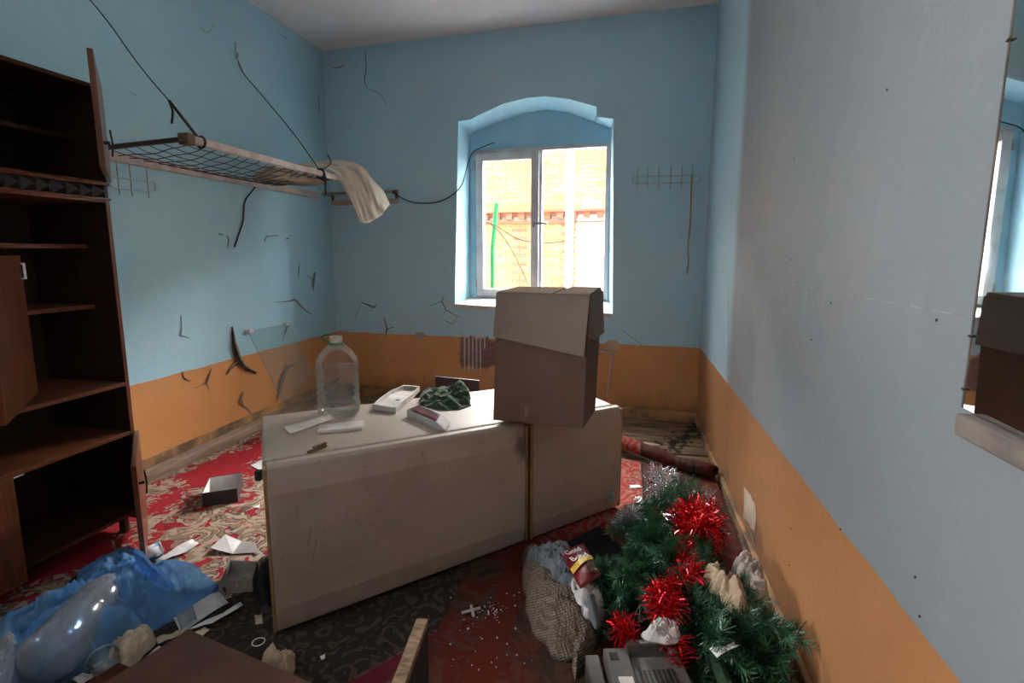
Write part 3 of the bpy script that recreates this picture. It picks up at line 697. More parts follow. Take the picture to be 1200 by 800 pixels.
# ================================================================== wall cabinet
CX, CB_, CY0, CY1 = -2.229, XL + 0.012, 1.00, 2.089
TH = 0.018
cab = thing('cabinet', 'tall dark brown veneered cabinet with open doors and empty shelves', 'cabinet', ((CX + CB_) / 2, (CY0 + CY1) / 2, 0))
def cbx(name, x0, y0, z0, x1, y1, z1, m='cab', parent=None, bv=0.002): return MB().b2((x0, y0, z0), (x1, y1, z1)).build(name, M[m], parent or cab, bevel=bv)
ZTOP = 2.01
for yy in (CY0, CY1 - TH):
    sp = cbx('side_panel', CB_, yy, 0.06, CX - .001, yy + TH, ZTOP, 'cab_in'); cbx('edge_band', CX - .001, yy, 0.06, CX + .001, yy + TH, 1.535, 'cab_edge', sp, 0)
bp = cbx('back_panel', CB_, CY0 + TH, 0.07, CB_ + .006, CY1 - TH, ZTOP - .02, 'cab_in', bv=0)
cbx('top_panel', CB_, CY0 + TH, ZTOP - TH, CX, CY1 - TH, ZTOP, 'cab')
def shelf(z, xf, m='cab_edge', name='shelf'): return cbx(name, CB_ + .007, CY0 + TH, z - TH, xf, CY1 - TH, z, m)
shelf(0.105, CX - .02, 'cab', 'bottom_panel'); shelf(0.492, CX, 'cab_edge'); shelf(0.724, CX, 'cab_edge')
shelf(1.077, CX - .12, 'cab_edge'); shelf(1.343, CX - .12, 'cab_edge'); shelf(1.54, CX, 'cab_edge'); shelf(1.612, CX, 'cab_edge'); shelf(1.80, CX - .10, 'cab_in')
tr = cbx('trim_rail', CX - .02, CY0, 1.54, CX - .012, CY1, 1.595, 'pyramid', bv=0)
py = 0.0585; k = 0
yy = CY1 - py
PYR = None
while yy > CY0 - .01:                        # pyramid studs
    if PYR is None:
        PYR = MB().add([(-.012, 0, 1.541), (-.012, py * .96, 1.541), (-.012, py * .96, 1.594), (-.012, 0, 1.594), (.012, py * .48, 1.5675)], [(0, 1, 2, 3), (0, 4, 1), (1, 4, 2), (2, 4, 3), (3, 4, 0)]).build('pyramid_stud', M['pyramid'])
        st = PYR
    else:
        st = PYR.copy(); col.objects.link(st)
    st.location = (CX, yy, 0)
    if st.parent is None: attach(st, cab)
    yy -= py
for z0, z1 in ((1.531, 1.541), (1.594, 1.606)):
    cbx('trim_strip', CX - .01, CY0, z0, CX + .012, CY1, z1, 'cab_edge', bv=.002)
for (yy) in (CY0 + .04, CY1 - .06):
    for xx in (CB_ + .04, CX - .05): MB().lathe([(.018, 0), (.022, .0), (.02, .09)], 10, Matrix.Translation((xx, yy, 0))).build('leg', M['cab'], cab)
def door(name, hinge, ang, width, z0, z1, hand_z, flip=1, plate=False):
    """ang: opening angle from closed; flip=1 hinged at the far end, -1 at the near end"""
    d = V((math.sin(ang), -math.cos(ang) * flip, 0)); n_ = V((math.cos(ang), math.sin(ang) * flip, 0))
    h = V((hinge[0], hinge[1], 0)); t = 0.018
    def P(a, z, o): q = h + d * a + n_ * o; return V((q.x, q.y, z))
    mb_ = MB().hexa([P(0, z0, 0), P(width, z0, 0), P(width, z0, t), P(0, z0, t), P(0, z1, 0), P(width, z1, 0), P(width, z1, t), P(0, z1, t)])
    o_ = mb_.build(name, M['cab_edge'], cab, bevel=.0015)
    if hand_z is not None:
        a = width - .05
        k_ = MB().tube([P(a, hand_z, t), P(a, hand_z, t + .02)], .006, 8)
        k_.prism([P(a - .012, hand_z - .045, t + .02), P(a + .012, hand_z - .045, t + .02), P(a + .005, hand_z, t + .024), P(a + .012, hand_z + .045, t + .02), P(a - .012, hand_z + .045, t + .02), P(a - .005, hand_z, t + .024)], n_ * .006)
        k_.build('handle', M['black'], o_)
    for hz_ in (z0 + .08, z1 - .08):
        MB().hexa([P(.005, hz_ - .02, -.012), P(.06, hz_ - .02, -.012), P(.06, hz_ - .02, 0), P(.005, hz_ - .02, 0), P(.005, hz_ + .02, -.012), P(.06, hz_ + .02, -.012), P(.06, hz_ + .02, 0), P(.005, hz_ + .02, 0)]).build('hinge', M['steel'], o_)
    return o_
door('door', (CX + .004, CY1 - .004), math.radians(44.2), 0.53, 0.065, 0.488, 0.40)
door('door', (CX + .004, CY1 - .004), math.radians(45), 0.53, 1.61, 2.005, 1.70)
door('door', (CX + .004, 1.545), 0.0, 0.535, 0.065, 0.488, 0.40)
dm = door('door', (CX + .004, 1.665), math.radians(43), 0.50, 0.775, 1.296, None)
pA = PX(14, 318, CX + .03)
MB().b2((CX + .004, 1.668, pA.z - .03), (CX + .012, 1.695, pA.z + .03)).build('catch_plate', M['pvc'], dm)
MB().b2((CX + .018, 1.645, pA.z - .025), (CX + .035, 1.668, pA.z + .025)).build('latch', M['black'], dm)
MB().b2((CX - .03, 1.545, 0.467), (CX - .004, 1.60, 0.474)).build('catch_plate', M['pvc'], cab)

# ================================================================== bed frame hung as a shelf
BX, BZf, BZw, BY0, BY1 = -2.136, 1.862, 1.812, 2.46, 3.93
bed = thing('bed_frame', 'old iron bed base with wire mesh hung on the left wall as a shelf', 'bed frame', ((BX + XL) / 2, (BY0 + BY1) / 2, BZw))
MB().bar((BX, BY0, BZf), (BX, BY1 + .02, BZf), .035, .038).build('front_rail', M['rail'], bed, bevel=.004)
MB().b2((XL + .002, BY0, BZw - .03), (XL + .034, 4.52, BZw + .02)).build('wall_rail', M['rail'], bed, bevel=.004)
MB().bar((XL + .02, BY0, BZw + .02), (BX, BY0 + .01, BZf), .022, .022).build('end_rail', M['rail_dark'], bed, bevel=.003)
MB().bar((XL + .02, BY1, BZw + .02), (BX, BY1, BZf), .022, .022).build('end_rail', M['rail_dark'], bed, bevel=.003)
MB().box((BX, BY0 + .005, BZf - .004), (.06, .05, .055)).build('corner_joint', M['rawwood'], bed, bevel=.005)
def sag(a, b): return -0.05 * math.sin(math.pi * a) * math.sin(math.pi * min(max(b, 0), 1)) ** .6
def bp_(a, b): return V((XL + .03 + (BX - XL - .03) * a, BY0 + (BY1 - BY0) * b, BZw + (BZf - BZw) * a + sag(a, b)))
ms = MB()
NA, NB = 7, 17
for i in range(1, NA):
    ms.tube([bp_(i / NA + .012 * math.sin(k * 2.1 + i), k / 24) for k in range(25)], .0022, 4)
for j in range(1, NB):
    ms.tube([bp_(k / 10, j / NB + .008 * math.sin(k * 1.3 + j * 2)) for k in range(11)], .0022, 4)
o = ms.build('spring_mesh', M['rustwire'], bed)
# hanging wires
w1a, w1b = PL(97, -10, .004), V((BX + .01, BY0 + .06, BZf + .02))
hw = thing('hanging_wire', 'black wire from the ceiling side down to the near end of the bed frame', 'wire', w1b)
mid = PP(201, 123, w1b, V((1, 0, 0)) )
pth = [w1a.lerp(w1b, t) + V((0, .012 * math.sin(t * 9), 0)) for t in [k / 12 for k in range(13)]]
MB().tube(pth, .003, 6).build('strand', M['wire'], hw)
MB().tube([pth[9] + V((0, 0, .0)), pth[9].lerp(pth[12], .5), pth[12]], .008, 6).build('twisted_strap', M['wire'], hw)
MB().tube(catmull([pth[9], pth[9] + V((.01, .005, -.05)), pth[9] + V((.012, -.01, -.11))], 5), .006, 6).build('loose_end', M['wire'], hw)
mb = MB(); mb.tube([V((BX + .026 * math.cos(t), BY0 + .10, BZf + .028 * math.sin(t))) for t in [k * .5236 for k in range(13)]], .006, 6); mb.build('loop', M['wire'], hw)
w2a = PL(278, 62, .006); yk = PX(375, 195, BX).y
w2b = V((BX, yk, BZf + .02))
hw = thing('hanging_wire', 'black wire from a left wall hook to the far end of the bed frame', 'wire', w2b)
pth = catmull([w2a, PP(283, 82, w2a.lerp(w2b, .12), V((1, 0, 0))), PP(310, 115, w2a.lerp(w2b, .4), V((1, 0, 0))), PP(343, 155, w2a.lerp(w2b, .7), V((1, 0, 0))), w2b], 6)
MB().tube(pth, .0032, 6).build('strand', M['wire'], hw)
MB().tube(catmull([PL(276, 50, .006), PL(277, 66, .03), PL(281, 74, .03), PL(284, 84, .02)], 4), .007, 6).build('hook', M['steel'], hw)
MB().tube([V((BX + .03 * math.cos(t), yk, BZf + .032 * math.sin(t))) for t in [k * .5236 for k in range(13)]], .008, 6).build('loop', M['wire'], hw)
MB().tube(catmull([w2b + V((.03, 0, -.02)), w2b + V((.035, 0, -.09)), w2b + V((.03, .0, -.17))], 5), [.009] * 6 + [.006] * 5, 6).build('loose_end', M['wire'], hw)
MB().tube(catmull([w2b, w2b + V((.02, .05, .03)), w2b + V((.03, .10, .07)), w2b + V((.0, .11, .13))], 5), .004, 6).build('bent_end', M['wire'], hw)
cbp = catmull([PL(304, 211, .02), PL(297, 222, .012), PL(287, 236, .01), PL(285, 258, .01), PL(280, 274, .01), PL(275, 289, .012)], 6)
tag(MB().tube(cbp, .0055, 6).build('cable_end', M['wire'], smooth=True), 'short black cable hanging down the left wall below the bed frame', 'cable')

# cloth on the far end of the bed frame
def sheet(rows, n1, n2):                    # rows of control points -> dense grid by catmull both ways
    r = [catmull(q, n1) for q in rows]; cols_ = list(zip(*r))
    c = [catmull(list(q), n2) for q in cols_]; return [list(q) for q in zip(*c)]
Y0 = 3.98
rows = [
    [PY(310, 203, 3.75), PY(330, 200, 3.85), PY(345, 199, 3.9), PY(352, 201, 4.0)],
    [PY(352, 196, 3.86), PY(366, 192, 3.95), PY(388, 190, 4.1), PY(395, 190, 4.25)],
    [PY(386, 201, 3.90), PY(396, 195, 3.98), PY(412, 192, 4.1), PY(424, 196, 4.25)],
    [PY(399, 213, 3.93), PY(412, 207, 4.0), PY(425, 200, 4.1), PY(437, 212, 4.25)],
    [PY(413, 238, 3.94), PY(424, 232, 4.01), PY(437, 226, 4.1), PY(449, 224, 4.25)],
    [PY(423, 261, 3.95), PY(433, 262, 4.01), PY(447, 253, 4.1), PY(457, 241, 4.25)]]
g = sheet(rows, 8, 8)
for i, r in enumerate(g):
    for k, p in enumerate(r):
        f = ridge(V((k * .14, i * .035, 1)), 2.2, 2) * .030 + .008 * ridge(V((k * .3, i * .2, 4)), 2, 5)
        r[k] = p + V((.3, -1, .2)) * f
tag(MB().grid(g).build('hanging_cloth', M['cloth_b'], smooth=True, solid=.006, fix=False), 'cream cotton cloth hanging over the far end of the bed frame', 'cloth')
def pile(mb_, outline, h, seed, rings=30, seg=12, z0=0.004, p=2.2, amp=.02, sc=9, jit=.012, tilt=V((0, 0, 0))):
    o_ = catmull(outline, seg, True); c = V((0, 0, 0))
    for q in o_: c += q
    c /= len(o_); n_ = len(o_); rows_ = []
    for i in range(1, rings + 1):
        k = i / rings; row_ = []
        for q in o_:
            d = c + (q - c) * k
            e = (1 - k ** p)
            f = ridge(V((d.x, d.y, 0)), sc, seed) + .55 * ridge(V((d.x, d.y, 5)), sc * 2.3, seed + 3) + .3 * ridge(V((d.x, d.y, 9)), sc * 5, seed + 5) - .35
            zz = z0 + h * e * (1 + .35 * noise.noise(V((d.x * 5, d.y * 5, seed)))) + amp * f * min(1, e * 2.5)
            jx = jit * noise.noise(V((d.x * 14, d.y * 14, seed + 7))); jy = jit * noise.noise(V((d.x * 14 + 5, d.y * 14, seed + 2)))
            row_.append(V((d.x + jx, d.y + jy, max(z0, zz))) + tilt * (d - c).dot(V((1, 0, 0))))
        rows_.append(row_ + [row_[0]])
    b = len(mb_.v); mb_.grid(rows_)
    m = n_ + 1
    mb_.v.append(V((c.x, c.y, z0 + h))); top_ = len(mb_.v) - 1
    for k in range(n_): mb_.f.append((top_, b + k, b + k + 1))
    mb_.f.append(tuple(b + (rings - 1) * m + k for k in reversed(range(n_))))
    return mb_
mb = MB(); pile(mb, [V((-2.30, 3.35, 0)), V((-2.22, 3.62, 0)), V((-2.2, 3.85, 0)), V((-2.45, 3.9, 0)), V((-2.55, 3.6, 0)), V((-2.45, 3.38, 0))], .07, 5, z0=1.81, amp=.02)
tag(mb.build('folded_cloth', M['cloth_beige'], smooth=True), 'beige bundle of cloth lying on the bed frame mesh', 'cloth')

# rack on the back wall
rk = thing('wall_rack', 'small grey metal rack fixed to the back wall beside the corner', 'rack', PB(425, 236))
za, zb_ = PB(425, 237, .03).z, PB(425, 226, .12).z
sa, sb = sB(PB(387, 236, .03)), sB(PB(466, 236, .03))
mb = MB(); wbar(mb, sa, za - .02, sb, za + .025, .002, .02); mb.build('lower_bar', M['rail'], rk, bevel=.003)
mb = MB(); wbar(mb, sa - .02, zb_ - .01, sb, zb_ + .012, .12, .14); mb.build('front_bar', M['steel'], rk, bevel=.003)
mb = MB(); wbar(mb, sa, zb_ + .0, sb, zb_ + .03, .002, .02); mb.build('upper_bar', M['rail'], rk, bevel=.003)
for s_ in (sa + .005, sb - .03):
    mb = MB(); wbar(mb, s_, zb_ - .008, s_ + .02, zb_ + .01, .002, .13); wbar(mb, s_, za, s_ + .02, zb_, .002, .018); mb.build('bracket', M['rail_dark'], rk, bevel=.002)

# cable from the rack to the window
pts = [PB(454, 224, .02), PB(462, 227, .02), PB(480, 236, .015), PB(500, 238, .012), PB(518, 235, .012), PB(533, 226, .012), PB(542, 215, .01), PB(546, 200, -.10), PB(553, 180, -.16), PB(566, 172, -.2), PB(579, 167, -.24)]
tag(MB().tube(catmull(pts, 5), .0045, 6).build('wall_cable', M['wire'], smooth=True), 'dark cable sagging along the back wall from the rack to the window niche', 'cable')

# coat hook racks
def hook_rack(name, label, fn, u0, u1, v0, v1, hooks, hgt, mat):
    r = thing(name, label, 'coat rack', fn((u0 + u1) / 2, (v0 + v1) / 2, 0))
    a, b, c, d = fn(u0, v0, .012), fn(u1, v0 + hgt, .012), fn(u1, v1 + hgt, .012), fn(u0, v1, .012)
    rt = catmull([a.lerp(b, .03), a.lerp(b, .5), a.lerp(b, .97), b.lerp(c, .5) + (b - a) * .035, d.lerp(c, .97), d.lerp(c, .5), d.lerp(c, .03), a.lerp(d, .5) - (b - a) * .035], 5, True)
    MB().tube(rt + [rt[0]], .005, 6).build('wire_frame', M['rack_grey'], r, smooth=True)
    for (hu, hv) in hooks:
        s_ = (hv and 1) or 1
        pth_ = catmull([fn(hu, hv - 1, .02), fn(hu, hv + 5, .02), fn(hu, hv + 10, .02)], 3)
        n_ = (fn(hu, hv, .1) - fn(hu, hv, 0)).normalized()
        base = fn(hu, hv, .016); dn = V((0, 0, -1))
        MB().tube(catmull([base + n_ * .075 + V((0, 0, .075)), base + n_ * .05 + V((0, 0, .035)), base + V((0, 0, .01)), base + dn * .05, base + dn * .085 + n_ * .02, base + dn * .075 + n_ * .045, base + dn * .06 + n_ * .05], 4), .0032, 6).build('hook', M['steel'], r, smooth=True)
    return r
hook_rack('coat_rack', 'wire coat hook rack on the left wall beside the cabinet', PL, 131, 181, 207, 219, [(138, 208), (153, 210), (173, 213)], 6, 'reveal')
hook_rack('coat_rack', 'long wire coat hook rack on the back wall right of the window', PB, 744, 818, 207, 215, [(747, 208), (759, 208), (772, 208), (786, 207), (799, 207), (811, 206)], -2, 'reveal')
tag(MB().tube(catmull([PB(811, 206, .05), PB(810, 225, .03), PB(809, 260, .02), PB(806, 290, .02), PB(807, 305, .02), PB(805, 321, .02)], 5), .006, 6).build('hanging_string', M['cloth_beige'], smooth=True), 'pale string hanging from the last hook right of the window', 'string')

# white pipe stubs on the back wall
pp = thing('water_pipe', 'broken white pipe stub on the orange wall behind the cardboard box', 'pipe', PB(708, 412))
MB().tube([PB(694, 411, .03), PB(706, 412, .03), PB(721, 414, .03)], .010, 8).build('horizontal_pipe', M['whitewash'], pp)
MB().tube([PB(718, 415, .02), PB(714, 440, .02), PB(711, 466, .02)], .006, 8).build('vertical_pipe', M['whitewash'], pp)
MB().tube([PB(692, 411, .0), PB(692, 411, .05)], .014, 8).build('tap', M['steel'], pp)

# ================================================================== mirror on the right wall
mp = PR(1134, 478, .004); mt = math.radians(1.6)
def MP(a, z, o=0):                          # a metres towards the camera along the mirror
    return V((XR - .006 - a * math.sin(mt) - o * math.cos(mt), mp.y - a * math.cos(mt) + o * math.sin(mt), z))
mz0, mz1 = mp.z, mp.z + 1.05
mr_ = thing('mirror', 'tall frameless wall mirror at the right edge, reflecting the window niche', 'mirror', MP(.3, mz0))
MB().hexa([MP(0, mz0), MP(.6, mz0), MP(.6, mz0, .005), MP(0, mz0, .005), MP(0, mz1), MP(.6, mz1), MP(.6, mz1, .005), MP(0, mz1, .005)]).build('glass_sheet', M['mirror'], mr_)
MB().hexa([MP(-.004, mz0), MP(0, mz0), MP(0, mz0, .006), MP(-.004, mz0, .006), MP(-.004, mz1), MP(0, mz1), MP(0, mz1, .006), MP(-.004, mz1, .006)]).build('ground_edge', M['rail_dark'], mr_)
for zz in (PR(1143, 393).z, PR(1183, 52).z, PR(1136, 455).z):
    MB().tube([MP(-.004, zz, -.004), MP(-.004, zz, .008), MP(.004, zz, .009)], .0022, 6).build('bent_nail', M['nail'], mr_)
la = PX(1119, 484, XR - .035)
MB_l = MB().b2((XR - .035, mp.y - .62, mz0 - .04), (XR, la.y, mz0 - .002))
tag(MB_l.build('mirror_ledge', M['ledge'], bevel=.005), 'weathered grey wooden ledge under the mirror on the right wall', 'ledge')

# ================================================================== rugs
def slab(name, pts, z0, z1, mat, parent=None, bevel=0.0):
    return MB().prism([V((p[0], p[1], z0)) for p in pts], (0, 0, z1 - z0)).build(name, M[mat], parent, bevel=bevel)
def wavy(name, pts, mat, z0, th, nx=30, ny=60, amp=.004):   # quad of corners a b c d -> gently uneven sheet with thickness
    a, b, c, d = [V((p[0], p[1], 0)) for p in pts]
    rows_ = []
    for i in range(ny + 1):
        l, r = a.lerp(d, i / ny), b.lerp(c, i / ny)
        rows_.append([l.lerp(r, k / nx) + V((0, 0, z0 + th + amp * max(0, noise.noise(V((l.lerp(r, k / nx).x * 3, l.y * 3, z0 * 99)))))) for k in range(nx + 1)])
    mb_ = MB().grid(rows_); m = nx + 1
    rim = [k for k in range(m)] + [i * m + nx for i in range(1, ny + 1)] + [ny * m + k for k in range(nx - 1, -1, -1)] + [i * m for i in range(ny - 1, 0, -1)]
    b0 = len(mb_.v); n_ = len(rim)
    for k in rim: q = mb_.v[k]; mb_.v.append(V((q.x, q.y, z0)))
    for k in range(n_): mb_.f.append((rim[k], rim[(k + 1) % n_], b0 + (k + 1) % n_, b0 + k))
    mb_.f.append(tuple(b0 + k for k in range(n_)))
    return mb_.build(name, M[mat], None, smooth=False)
tag(wavy('rug', [(-2.62, -.6), (-0.95, -.6), (-0.95, 4.35), (-2.62, 4.35)], 'rug_l', .003, .006), 'crimson and beige patterned rug along the left wall', 'rug')
sa_, sb_ = PZ(440, 800), PZ(625, 690); sd = (sb_ - sa_).normalized(); sn = V((-sd.y, sd.x, 0))
c0 = sa_ + sn * .14 - sd * 1.0
tag(wavy('rug', [c0 - sn * .70, c0 + sn * .6, c0 + sd * 2.3 + sn * .6, c0 + sd * 2.3 - sn * .70][::-1], 'rug_m', .011, .005), 'dark oriental rug with a crimson stripe under the fridge', 'rug')
rug = thing('rug', 'rust red oriental rug with one end rolled up by the right wall', 'rug', (0, 2, 0))
o = wavy('rug_field', [(-.60, .2), (.52, .2), (.54, 3.36), (-.60, 3.45)], 'rug_r', .017, .006); attach(o, rug)
# rolled up far end
ra, rb2 = PZ(690, 508, .05), PZ(838, 556, .045)
rows = []
for i in range(33):
    t = i / 32; c = ra.lerp(rb2, t) + V((0, .02 * math.sin(t * 7), 0)); rr = .040 - .010 * t + .010 * noise.noise(V((t * 6, 0, 3)))
    ax = (rb2 - ra).normalized(); side = V((-ax.y, ax.x, 0)); row = []
    for k in range(26):
        a = k / 25 * math.pi * 3.3; r_ = rr * (1.15 - .5 * k / 25)
        row.append(V((c.x, c.y, .027 + rr)) + side * (-math.sin(a) * r_ * 1.5) + V((0, 0, -math.cos(a) * r_ * .95)))
    rows.append(row)
MB().grid(rows).build('rolled_end', M['rug_r'], rug, smooth=True, solid=.008, fix=False)

# ================================================================== fridge lying on its side
fl = V((-1.124, 1.495, 0)); fd = V((0.680, 0.733, 0)).normalized(); fn_ = V((-fd.y, fd.x, 0))   # along, to the back
FLEN, FDEP, FH0, FH1 = 1.66, 0.630, 0.627, 0.556
fb_ = V((-0.585, 0.811, 0)).normalized()     # run of the short ends
def FP(a, b, z): q = fl + fd * a + fb_ * b; return V((q.x, q.y, z))
def FZ(a): return FH0 + (FH1 - FH0) * a / FLEN
ftn = (FP(1, 0, FZ(1)) - FP(0, 0, FZ(0))).cross(FP(0, 1, 0) - FP(0, 0, 0)).normalized()
def FT(u, v, dz=0.0): return PP(u, v, FP(0, 0, FH0 + dz), ftn)
fridge = thing('fridge', 'yellowed white two-door fridge lying on its side on the rugs', 'fridge', FP(FLEN / 2, FDEP / 2, 0))
def fbx(name, a0, a1, b0, b1, m='enamel', inset=0.0, bv=.006, z0=.030, parent=None):
    h = [FP(a0, b0, z0 + inset), FP(a1, b0, z0 + inset), FP(a1, b1, z0 + inset), FP(a0, b1, z0 + inset),
         FP(a0, b0, FZ(a0) - inset), FP(a1, b0, FZ(a1) - inset), FP(a1, b1, FZ(a1) - inset), FP(a0, b1, FZ(a0) - inset)]
    return MB().hexa(h).build(name, M[m], parent or fridge, bevel=bv)
fbx('body', .0, FLEN - .02, .062, FDEP, bv=.010)
ASPL = .0
q = FT(624, 498); ASPL = (V((q.x, q.y, 0)) - fl).dot(fd)
def fdoor(a0, a1):
    sides = []
    for a in (a0, a1):
        z0, z1 = .032, FZ(a); hh = z1 - z0
        sides.append([FP(a, b, z) for b, z in ((.050, z0), (.016, z0), (.008, z0 + .006), (-.006, z0 + .15 * hh), (-.006, z0 + .83 * hh), (.006, z1 - .012), (.016, z1), (.050, z1))])
    n_ = 8; mb_ = MB().add(sides[0] + sides[1], [tuple(range(n_)), tuple(range(2 * n_ - 1, n_ - 1, -1))] + [(k, (k + 1) % n_, n_ + (k + 1) % n_, n_ + k) for k in range(n_)])
    return mb_.build('door', M['enamel'], fridge, bevel=.004)
d1 = fdoor(.012, ASPL - .012)
d2 = fdoor(ASPL + .030, FLEN - .012)
fbx('door_seal', .004, ASPL - .004, .046, .066, 'gasket', .010, .004)
fbx('door_seal', ASPL + .012, FLEN - .004, .046, .066, 'gasket', .010, .004)
for a, w_ in ((.006, .006), (ASPL - .006, .008), (ASPL + .022, .009), (FLEN - .008, .009)):
    fbx('edge_trim', a - w_, a + w_, -.008 if .1 < a < 1.6 else .002, .052, 'gasket', .010, .003)
fbx('hinge_gap', ASPL + .0, ASPL + .014, .015, .064, 'soot', .02, 0)
mb = MB(); pz = PP(318, 557, FP(0, 0, 0), fn_)
mb.tube([FP(-.012, .03, FH0 - .02), FP(-.012, .03, FH0 - .05)], .012, 8); mb.build('hinge', M['black'], fridge)
# sticker and oval badge on the short door
def fface(u, v, o=0.0): return PP(u, v, FP(0, -.007 - o, 0), fn_)
def onface(name, poly, mat, o0=-.002, o1=.0015):
    P = [fface(u, v, o1) for u, v in poly]; Q = [fface(u, v, o0) for u, v in poly]; n_ = len(P)
    return MB().add(P + Q, [tuple(range(n_)), tuple(range(2 * n_ - 1, n_ - 1, -1))] + [(k, (k + 1) % n_, n_ + (k + 1) % n_, n_ + k) for k in range(n_)]).build(name, M[mat], d2)
onface('sticker', [(710, 577), (719, 573), (720, 585), (711, 589)], 'sticker')
onface('badge', [(720 + 2.4 * math.cos(t), 558 + 7 * math.sin(t)) for t in [k * .5236 for k in range(12)]], 'steel')
for a, b in (((365, 617), (361, 640)), ((371, 632), (364, 668)), ((358, 600), (372, 585)), ((350, 590), (349, 610))):
    pa, pb = fface(*a, .0005), fface(*b, .0005); MB().bar(pa, pb, .006, .003, fd).build('scratch', M['greypaper'], d1)
# feet: timber blocks that the fridge lies on
for a in (.12, 1.5):
    MB().hexa([FP(a, .06, .02), FP(a + .06, .06, .02), FP(a + .06, .58, .02), FP(a, .58, .02), FP(a, .06, .031), FP(a + .06, .06, .031), FP(a + .06, .58, .031), FP(a, .58, .031)]).build('support_strip', M['rail_dark'], fridge)

# ================================================================== cardboard box on the fridge
c0, c1 = FT(578, 492, .012), FT(683, 502, .012)
bz = max(c0.z, FZ(0.85) + .012, FZ(.55)); bz = FZ(.42) + .002
c0, c1 = PZ(578, 492, bz), PZ(683, 502.5, bz)
bd_ = (c1 - c0).normalized(); bb = V((-bd_.y, bd_.x, 0)); bw = (c1 - c0).length; bdp = .28
top_l = PP(583, 343, c0, V((c0.x, c0.y, 0)).normalized()); bh = top_l.z - bz
def XP(a, b, z): q = c0 + bd_ * (a * bw) + bb * b; lean = .022 * z / bh; return V((q.x, q.y, bz + z)) + bd_ * (lean * .8)
cbox = thing('cardboard_box', 'tall brown cardboard box with folded flaps standing on the fridge', 'box', XP(.5, bdp / 2, 0))
t = .005
def xb(name, a0, a1, b0, b1, z0, z1, m='card', par=None, bv=.0015):
    return MB().hexa([XP(a0, b0, z0), XP(a1, b0, z0), XP(a1, b1, z0), XP(a0, b1, z0), XP(a0, b0, z1), XP(a1, b0, z1), XP(a1, b1, z1), XP(a0, b1, z1)]).build(name, M[m], par or cbox, bevel=bv)
e = t / bw
xb('front_panel', 0, 1, 0, t, 0, bh); xb('back_panel', 0, 1, bdp - t, bdp, 0, bh); xb('side_panel', 0, e, t, bdp - t, 0, bh); xb('side_panel', 1 - e, 1, t, bdp - t, 0, bh); xb('bottom_panel', e, 1 - e, t, bdp - t, 0, t)
# front flap folded down over the front
zf = bh * .645
MB().hexa([XP(-.012, -.016, zf + .012), XP(.995, -.045, zf - .045), XP(.995, -.040, zf - .045), XP(-.012, -.011, zf + .012),
           XP(.0, -.006, bh), XP(1.0, -.006, bh - .002), XP(1., -.001, bh - .002), XP(0, -.001, bh)]).build('front_flap', M['card_l'], cbox, bevel=.0015)
# top flaps
for a0, a1, dz in ((.0, .60, .012), (.635, 1.0, .016)):
    MB().hexa([XP(a0, .0, bh - .0), XP(a1, .0, bh), XP(a1, bdp, bh), XP(a0, bdp, bh), XP(a0, .0, bh + .004), XP(a1, .0, bh + .004), XP(a1 - .02, bdp, bh + dz), XP(a0 + .01, bdp, bh + dz)]).build('top_flap', M['card_l'], cbox, bevel=.001)
MB().hexa([XP(1.0, .01, bh * .69), XP(1.05, .05, bh * .66), XP(1.05, bdp, bh * .66), XP(1.0, bdp, bh * .69), XP(1.0, .01, bh), XP(1.012, .01, bh), XP(1.012, bdp, bh), XP(1.0, bdp, bh)]).build('side_flap', M['card_l'], cbox)
xb('tape_strip', .30, .52, -.0012, .001, 0, bh * .155, 'tape', bv=0); xb('tape_tear', .355, .40, -.0018, .001, bh * .06, bh * .13, 'card_l', bv=0)

# ================================================================== things on the fridge
def Mat(loc, rz=0.0, rx=0.0, ry=0.0, order=None):
    return Matrix.Translation(V(loc)) @ Matrix.Rotation(rz, 4, 'Z') @ Matrix.Rotation(ry, 4, 'Y') @ Matrix.Rotation(rx, 4, 'X')
bc = FT(398, 484, .002)
bt = thing('water_bottle', 'large clear five-litre bottle with green handle, half filled with pale liquid', 'bottle', bc)
R0 = .088
prof = [(R0 * .80, 0), (R0 * .96, .012), (R0, .03)]
for k in range(5):
    z = .045 + k * .032; prof += [(R0, z), (R0 * .955, z + .008), (R0 * .955, z + .014), (R0, z + .022)]
prof += [(R0, .218), (R0 * .93, .242), (R0 * .74, .272), (R0 * .48, .297), (R0 * .27, .310), (R0 * .25, .318)]
Mb = Mat(bc, .4)
MB().lathe(prof, 40, Mb, sq=.10).build('bottle_body', M['pet'], bt, smooth=True)
lp = [(r * .975, z + .002) for r, z in prof if z < .205] + [(R0 * .96, .205)]
MB().lathe(lp, 40, Mb, sq=.10).build('liquid', M['liquid'], bt, smooth=True)
MB().lathe([(.0245, .312), (.026, .315), (.026, .338), (.024, .341)], 24, Mb).build('cap', M['whiteplastic'], bt, smooth=False)
gr = MB().lathe([(.026, .302), (.031, .303), (.031, .312), (.026, .313)], 24, Mb)
hl = [PP(388, 401, bc, V((0, 1, 0))), PP(382, 402, bc, V((0, 1, 0))), PP(385, 397, bc, V((0, 1, 0))), PP(392, 398, bc, V((0, 1, 0)))]
cap = bc + V((0, 0, .308))
gr.tube(catmull([cap + V((-.028, 0, 0)), cap + V((-.062, 0, .018)), cap + V((-.058, 0, .032)), cap + V((-.028, 0, .036)), cap + V((-.022, 0, .02))], 5), .004, 6)
gr.build('handle_ring', M['green_cap'], bt, smooth=True)

